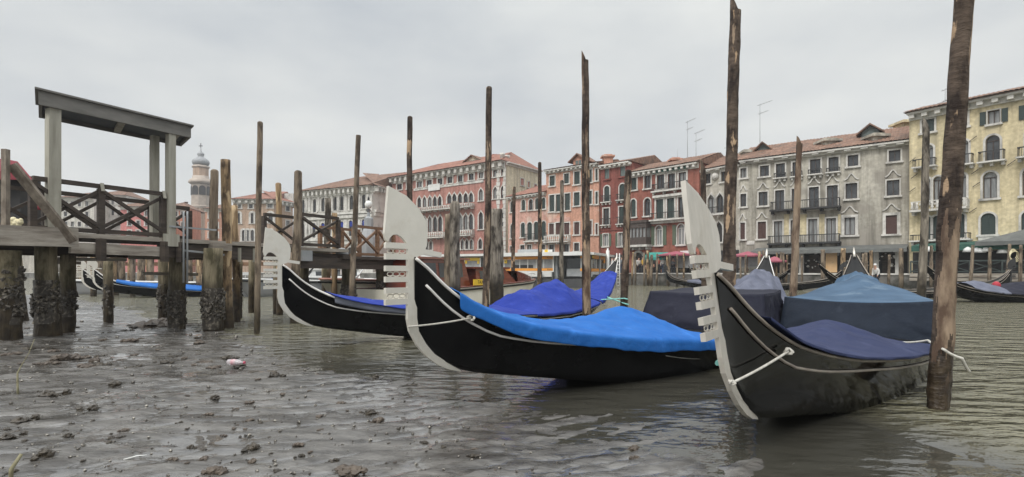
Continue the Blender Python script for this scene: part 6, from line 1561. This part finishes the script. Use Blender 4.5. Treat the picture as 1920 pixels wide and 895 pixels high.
def pp(u, Y, z): return (onY(u, Y).x, Y, z)
person('person in a pale jacket and dark trousers before the round arched doorway', pp(1197, 52.9, zq), 1.68, R(-60), whiteC, darkC, lean=.05)
person('person in a yellow jacket beside the round arched doorway', pp(1205.5, 52.7, zq), 1.75, R(180), yelC, darkC)
person('person in dark navy with a white emblem in the boat station doorway', pp(1047, 44.3, .74), 1.72, R(-90), darkC, jeans)
person('person in white walking behind the steel guide pile', pp(1147.5, 53.5, zq), 1.72, R(0), whiteC, darkC)
person('person in black with arms forward right of the guide pile', pp(1152.5, 53.4, zq), 1.7, R(200), darkC, darkC, arm=.12)
person('person in grey nearest the white ladder', pp(1166, 52.8, zq), 1.75, R(160), greyC, jeans)
person('person in rust standing under the teal awning', pp(1235, 50.7, zq), 1.65, R(-90), redC, darkC)
person('person in white beneath the edge of the teal awning', pp(1243.5, 50.4, zq), 1.65, R(-120), whiteC, jeans)
person('person in grey between two poles before the pink parasol', pp(1262, 49.6, zq), 1.6, R(100), greyC, darkC)
person('person in grey under the black awning beside a white column', pp(1518, 43.6, zq), 1.7, R(-90), greyC, darkC)
person('person in dark clothes left of the peach poster', pp(1536, 42.8, zq), 1.72, R(-70), darkC, jeans)
person('person in rust jacket walking beyond the clear wind screen', pp(1290, 49.6, zq), 1.7, R(20), redC, darkC)
person('bent person in white cap and shirt behind the faded blue stern', pp(1645, 33.5, .30), 1.5, R(200), whiteC, darkC, lean=.22, hair=(.7,.7,.68))
# ================================================================== MOORING ROPES
A1 = g2.W(4.95, -g2.beam(4.95)*.9, g2.sheer(4.95)+.02)
rope('mooring_rope', 'teal rope from the blue cover tip across to the nearest bow', [A1, g3.W(.15, .10, .82)], .018, M['rope_teal'], sag=.02, group='teal ropes')
rope('mooring_rope', 'teal rope tying the grey blue stern to the peeled pole', [g2.W(8.0, -g2.beam(8.0), g2.sheer(8.0)+.1), (5.40,10.1,.76), (5.50,10.05,.74)], .02, M['rope_teal'], group='teal ropes')
rope('mooring_rope', 'teal rope from the royal blue stern to the bark stripped pole', [g1.W(8.6, -g1.beam(8.6), g1.sheer(8.6)+.02), (2.98,14.05,.46), (3.06,14.0,.44)], .018, M['rope_teal'], group='teal ropes')
rope('mooring_rope', 'second teal rope at the royal blue stern', [g1.W(8.2, -g1.beam(8.2), g1.sheer(8.2)+.05), (2.96,14.05,.60), (3.04,14.0,.58)], .016, M['rope_teal'], group='teal ropes')
rope('mooring_rope', 'slack thin line drooping along the hull of the middle gondola', [g2.W(3.1, -g2.halfw(3.1,.28)-.03, .30), g2.W(5.3, -g2.halfw(5.3,.22)-.03, .20)], .005, M['rope_white'], sag=.09, group='slack lines')
A3 = g3.W(4.75, -.55, g3.sheer(4.7)+.05)
rope('mooring_rope', 'thick white rope looped round the big right pole', [A3, A3+Vector((.12,-.35,.07)), (4.02,4.97,.58), (4.16,4.93,.50), (4.27,4.98,.37)], .013, M['rope_white'], sag=.012, group='thick white ropes')
# ================================================================== DEBRIS ON THE MUD
def clump_mesh(seed, n=9, flat=.8):
    rr = random.Random(seed); b = MB()
    for i in range(n):
        c = Vector((rr.gauss(0,.45), rr.gauss(0,.32), .12+.2*rr.random())); r = .25+.28*rr.random(); nu, nv = 9, 6; rings = []
        for j in range(nv+1):
            t = -math.pi/2+math.pi*j/nv; ring = []
            for k in range(nu):
                d = Vector((math.cos(t)*math.cos(k*6.283/nu), math.cos(t)*math.sin(k*6.283/nu), math.sin(t)*flat)); f = r*(1+.55*fb(d*1.9+c*3+Vector((seed,0,0)), 1, 3)); ring.append(c+d*max(f, .05))
            rings.append(ring)
        b.rings(rings, smooth=False)
    for i in range(10):      # trailing fronds
        a = rr.random()*6.28; L = .5+.8*rr.random(); p = Vector((math.cos(a)*.4, math.sin(a)*.3, .1)); pts = []
        for k in range(6): pts.append(p+Vector((math.cos(a+.3*math.sin(k))*L*k/5, math.sin(a+.3*math.sin(k))*L*k/5, .05-.09*k/5+.03*math.sin(k*2))))
        b.tube(pts, [.05,.06,.05,.04,.03,.01], n=5, squash=.4)
    return b
protos = []
def put_clump(u, v, w, k, label, group=None, mat=None, name='seaweed_clump', rz=0, flat=1):
    Y = (HC-.1)*F/(v-HV)
    for _ in range(4): z = mud_z((u-CU)*Y/F, Y); Y = (HC-max(z,0))*F/(v-HV)
    X = (u-CU)*Y/F; z = max(mud_z(X, Y), -.01); s_ = w*Y/F/2.2
    while len(protos) <= k: protos.append(None)
    if protos[k] is None:
        o = clump_mesh(40+k).build(name, mat or (M['weed'] if k % 2 == 0 else M['clod']), local=True); protos[k] = o
    else:
        o = protos[k].copy(); COL.objects.link(o); o.name = name
    o.location = (X, Y, z-.02*s_); o.scale = (s_, s_, s_*flat); o.rotation_euler = (0, 0, rz)
    return tag(o, label, 'seaweed' if name == 'seaweed_clump' else 'mud clod', group)
big = [(690,776,34,0,'rounded dark seaweed clump in the middle of the mud, largest there'),(470,838,36,2,'ragged seaweed heap with pale bits near the lower middle'),(405,748,24,0,'small seaweed clump left of the ragged heap'),
 (305,612,92,1,'long brown mud bank beside the dock piling'),(180,677,30,3,'squarish brown clod lying on the mud at the left'),(122,674,44,1,'long low clod beside the squarish brown one'),(345,672,14,3,'upright small clod sticking up below the mud bank'),
 (515,707,32,2,'seaweed clump beside the white flecks below the third bow'),(96,744,46,2,'sprawling seaweed clump at the left, below the sticks'),(215,722,30,0,'flat seaweed clump left of centre on the mud'),(172,767,32,2,'seaweed clump with pale shells left of centre'),
 (82,856,44,0,'dark seaweed clump at the lower left with a wet shadow'),(130,818,22,0,'little dark seaweed tuft at the lower left'),(20,822,40,2,'wide dark seaweed heap at the left edge'),(405,886,44,1,'clod at the bottom edge left of centre'),
 (1188,842,26,1,'two lumped clods standing in the shallows under the nearest bow'),(705,708,18,0,'small dark clod at the waterline below the middle bow'),(1190,860,20,3,'brown clod just below the lumped pair in the shallows'),(45,792,44,2,'russet seaweed strip at the left edge'),(560,835,20,1,'flat clod right of the ragged heap'),(708,790,26,1,'low clod beside the rounded dark clump'),(655,885,60,1,'long russet weed trail at the bottom edge')]
for i, (u, v, w, k, lab) in enumerate(big): put_clump(u, v, w, k, lab, rz=i*1.3, flat=.9 if w < 50 else .55, name='seaweed_clump' if k % 2 == 0 else 'mud_clod')
rr = random.Random(21)
for i in range(150):
    v = 620+275*rr.random()**.9; u = rr.random()*960
    if u > 350+ (v-600)*2.3: continue
    k = rr.choice((0,1,2,3)); put_clump(u, v, rr.choice((5,6,8,10,13,18))*(.6+.6*(v-600)/295), k, 'small dark clod or weed scrap scattered on the mud flat', 'small scraps scattered over the mud', rz=rr.random()*6, flat=.8, name='mud_scrap')
for i in range(70):
    v = 596+95*rr.random(); u = rr.random()*470; k = rr.choice((0,1,2,3))
    put_clump(u, v, rr.choice((8,12,16,22,30))*(.7+.5*(v-596)/95), k, 'small dark clod or weed scrap scattered on the mud flat', 'small scraps scattered over the mud', rz=rr.random()*6, flat=.55, name='mud_scrap')
b = MB()
for i in range(900):
    v = 600+295*rr.random(); u = rr.random()*1400-60
    if u > 420+(v-600)*2.6: continue
    Y = (HC-.1)*F/(v-HV); X = (u-CU)*Y/F; z = mud_z(X, Y); r = (.004+.012*rr.random()**2)*Y/4
    b.ball((X, Y, z+r*.4), r, 5, 4, .7)
tag(b.build('shell_grit', mk('shell_grit', (.05,.042,.035), (.45,.42,.36), scale=60, rough=.5, lo=.5, hi=.62)), kind='stuff')
# bottle, sticks
p = gr(441, 686, .08); b = MB(); d = Vector((1,-.15,0)).normalized(); o_ = p-d*.11+Vector((0,0,.045))
b.tube([o_+d*x for x in (0,.01,.04,.08,.13,.17,.20,.205,.23)], [.02,.036,.038,.034,.038,.034,.016,.015,.015], n=12)
gm = bpy.data.materials.new('clear_plastic'); gm.use_nodes = True; q_ = gm.node_tree.nodes['Principled BSDF']; q_.inputs['Base Color'].default_value = (.85,.8,.82,1); q_.inputs['Roughness'].default_value = .12; q_.inputs['Transmission Weight'].default_value = .6
t = thing('plastic_bottle', p, 'crushed clear plastic bottle with a pink label lying on the mud', 'bottle'); b.build('bottle_body', gm, t)
b = MB(); b.tube([o_+d*x for x in (.06,.13)], .040, n=12); b.build('label', mk('pink_label', (.42,.16,.2), (.7,.6,.6), scale=14, rough=.4), t)
b = MB(); b.tube([o_+d*x for x in (.231,.25)], .018, n=10); b.build('cap', mk('pink_cap', (.5,.1,.15), rough=.4), t)
p = gr(34, 735, .14); b = MB(); b.tube([p-Vector((0,0,.06)), p+Vector((-.005,0,.06)), p+Vector((-.015,.01,.12)), p+Vector((-.025,.02,.18)), p+Vector((-.01,.04,.24)), p+Vector((.03,.08,.36)), p+Vector((.07,.1,.50))], [.010,.009,.009,.007,.004,.003,.002], n=7); tag(b.build('stick', M['stick']), 'yellow lichened stick standing in the mud at the left edge', 'stick')
p = gr(18, 893, .16); b = MB(); b.tube([p-Vector((0,0,.1)), p+Vector((.01,0,.04)), p+Vector((.03,.04,.11))], [.011,.011,.009], n=7); tag(b.build('stick', M['stick']), 'short yellow stick in the bottom left corner', 'stick')
p = gr(232, 862, .13); b = MB(); b.tube([p, p+Vector((.06,.03,.012)), p+Vector((.11,.05,.01))], .004, n=6); tag(b.build('stick', M['white_paint']), 'small white stick lying flat on the mud', 'stick')
# ================================================================== HAZE
hz = bpy.data.materials.new('mist'); hz.use_nodes = True; t_ = hz.node_tree; t_.nodes.clear()
o_ = N(t_, 'ShaderNodeOutputMaterial'); v_ = N(t_, 'ShaderNodeVolumePrincipled'); v_.inputs['Color'].default_value = (.93,.95,.97,1); v_.inputs['Density'].default_value = .0008; v_.inputs['Anisotropy'].default_value = .2
t_.links.new(v_.outputs[0], o_.inputs['Volume'])
b = MB(); b.box(-420, 420, -70, 420, -3, 62); tag(b.build('haze', hz, loc=(0,0,0)), kind='stuff')
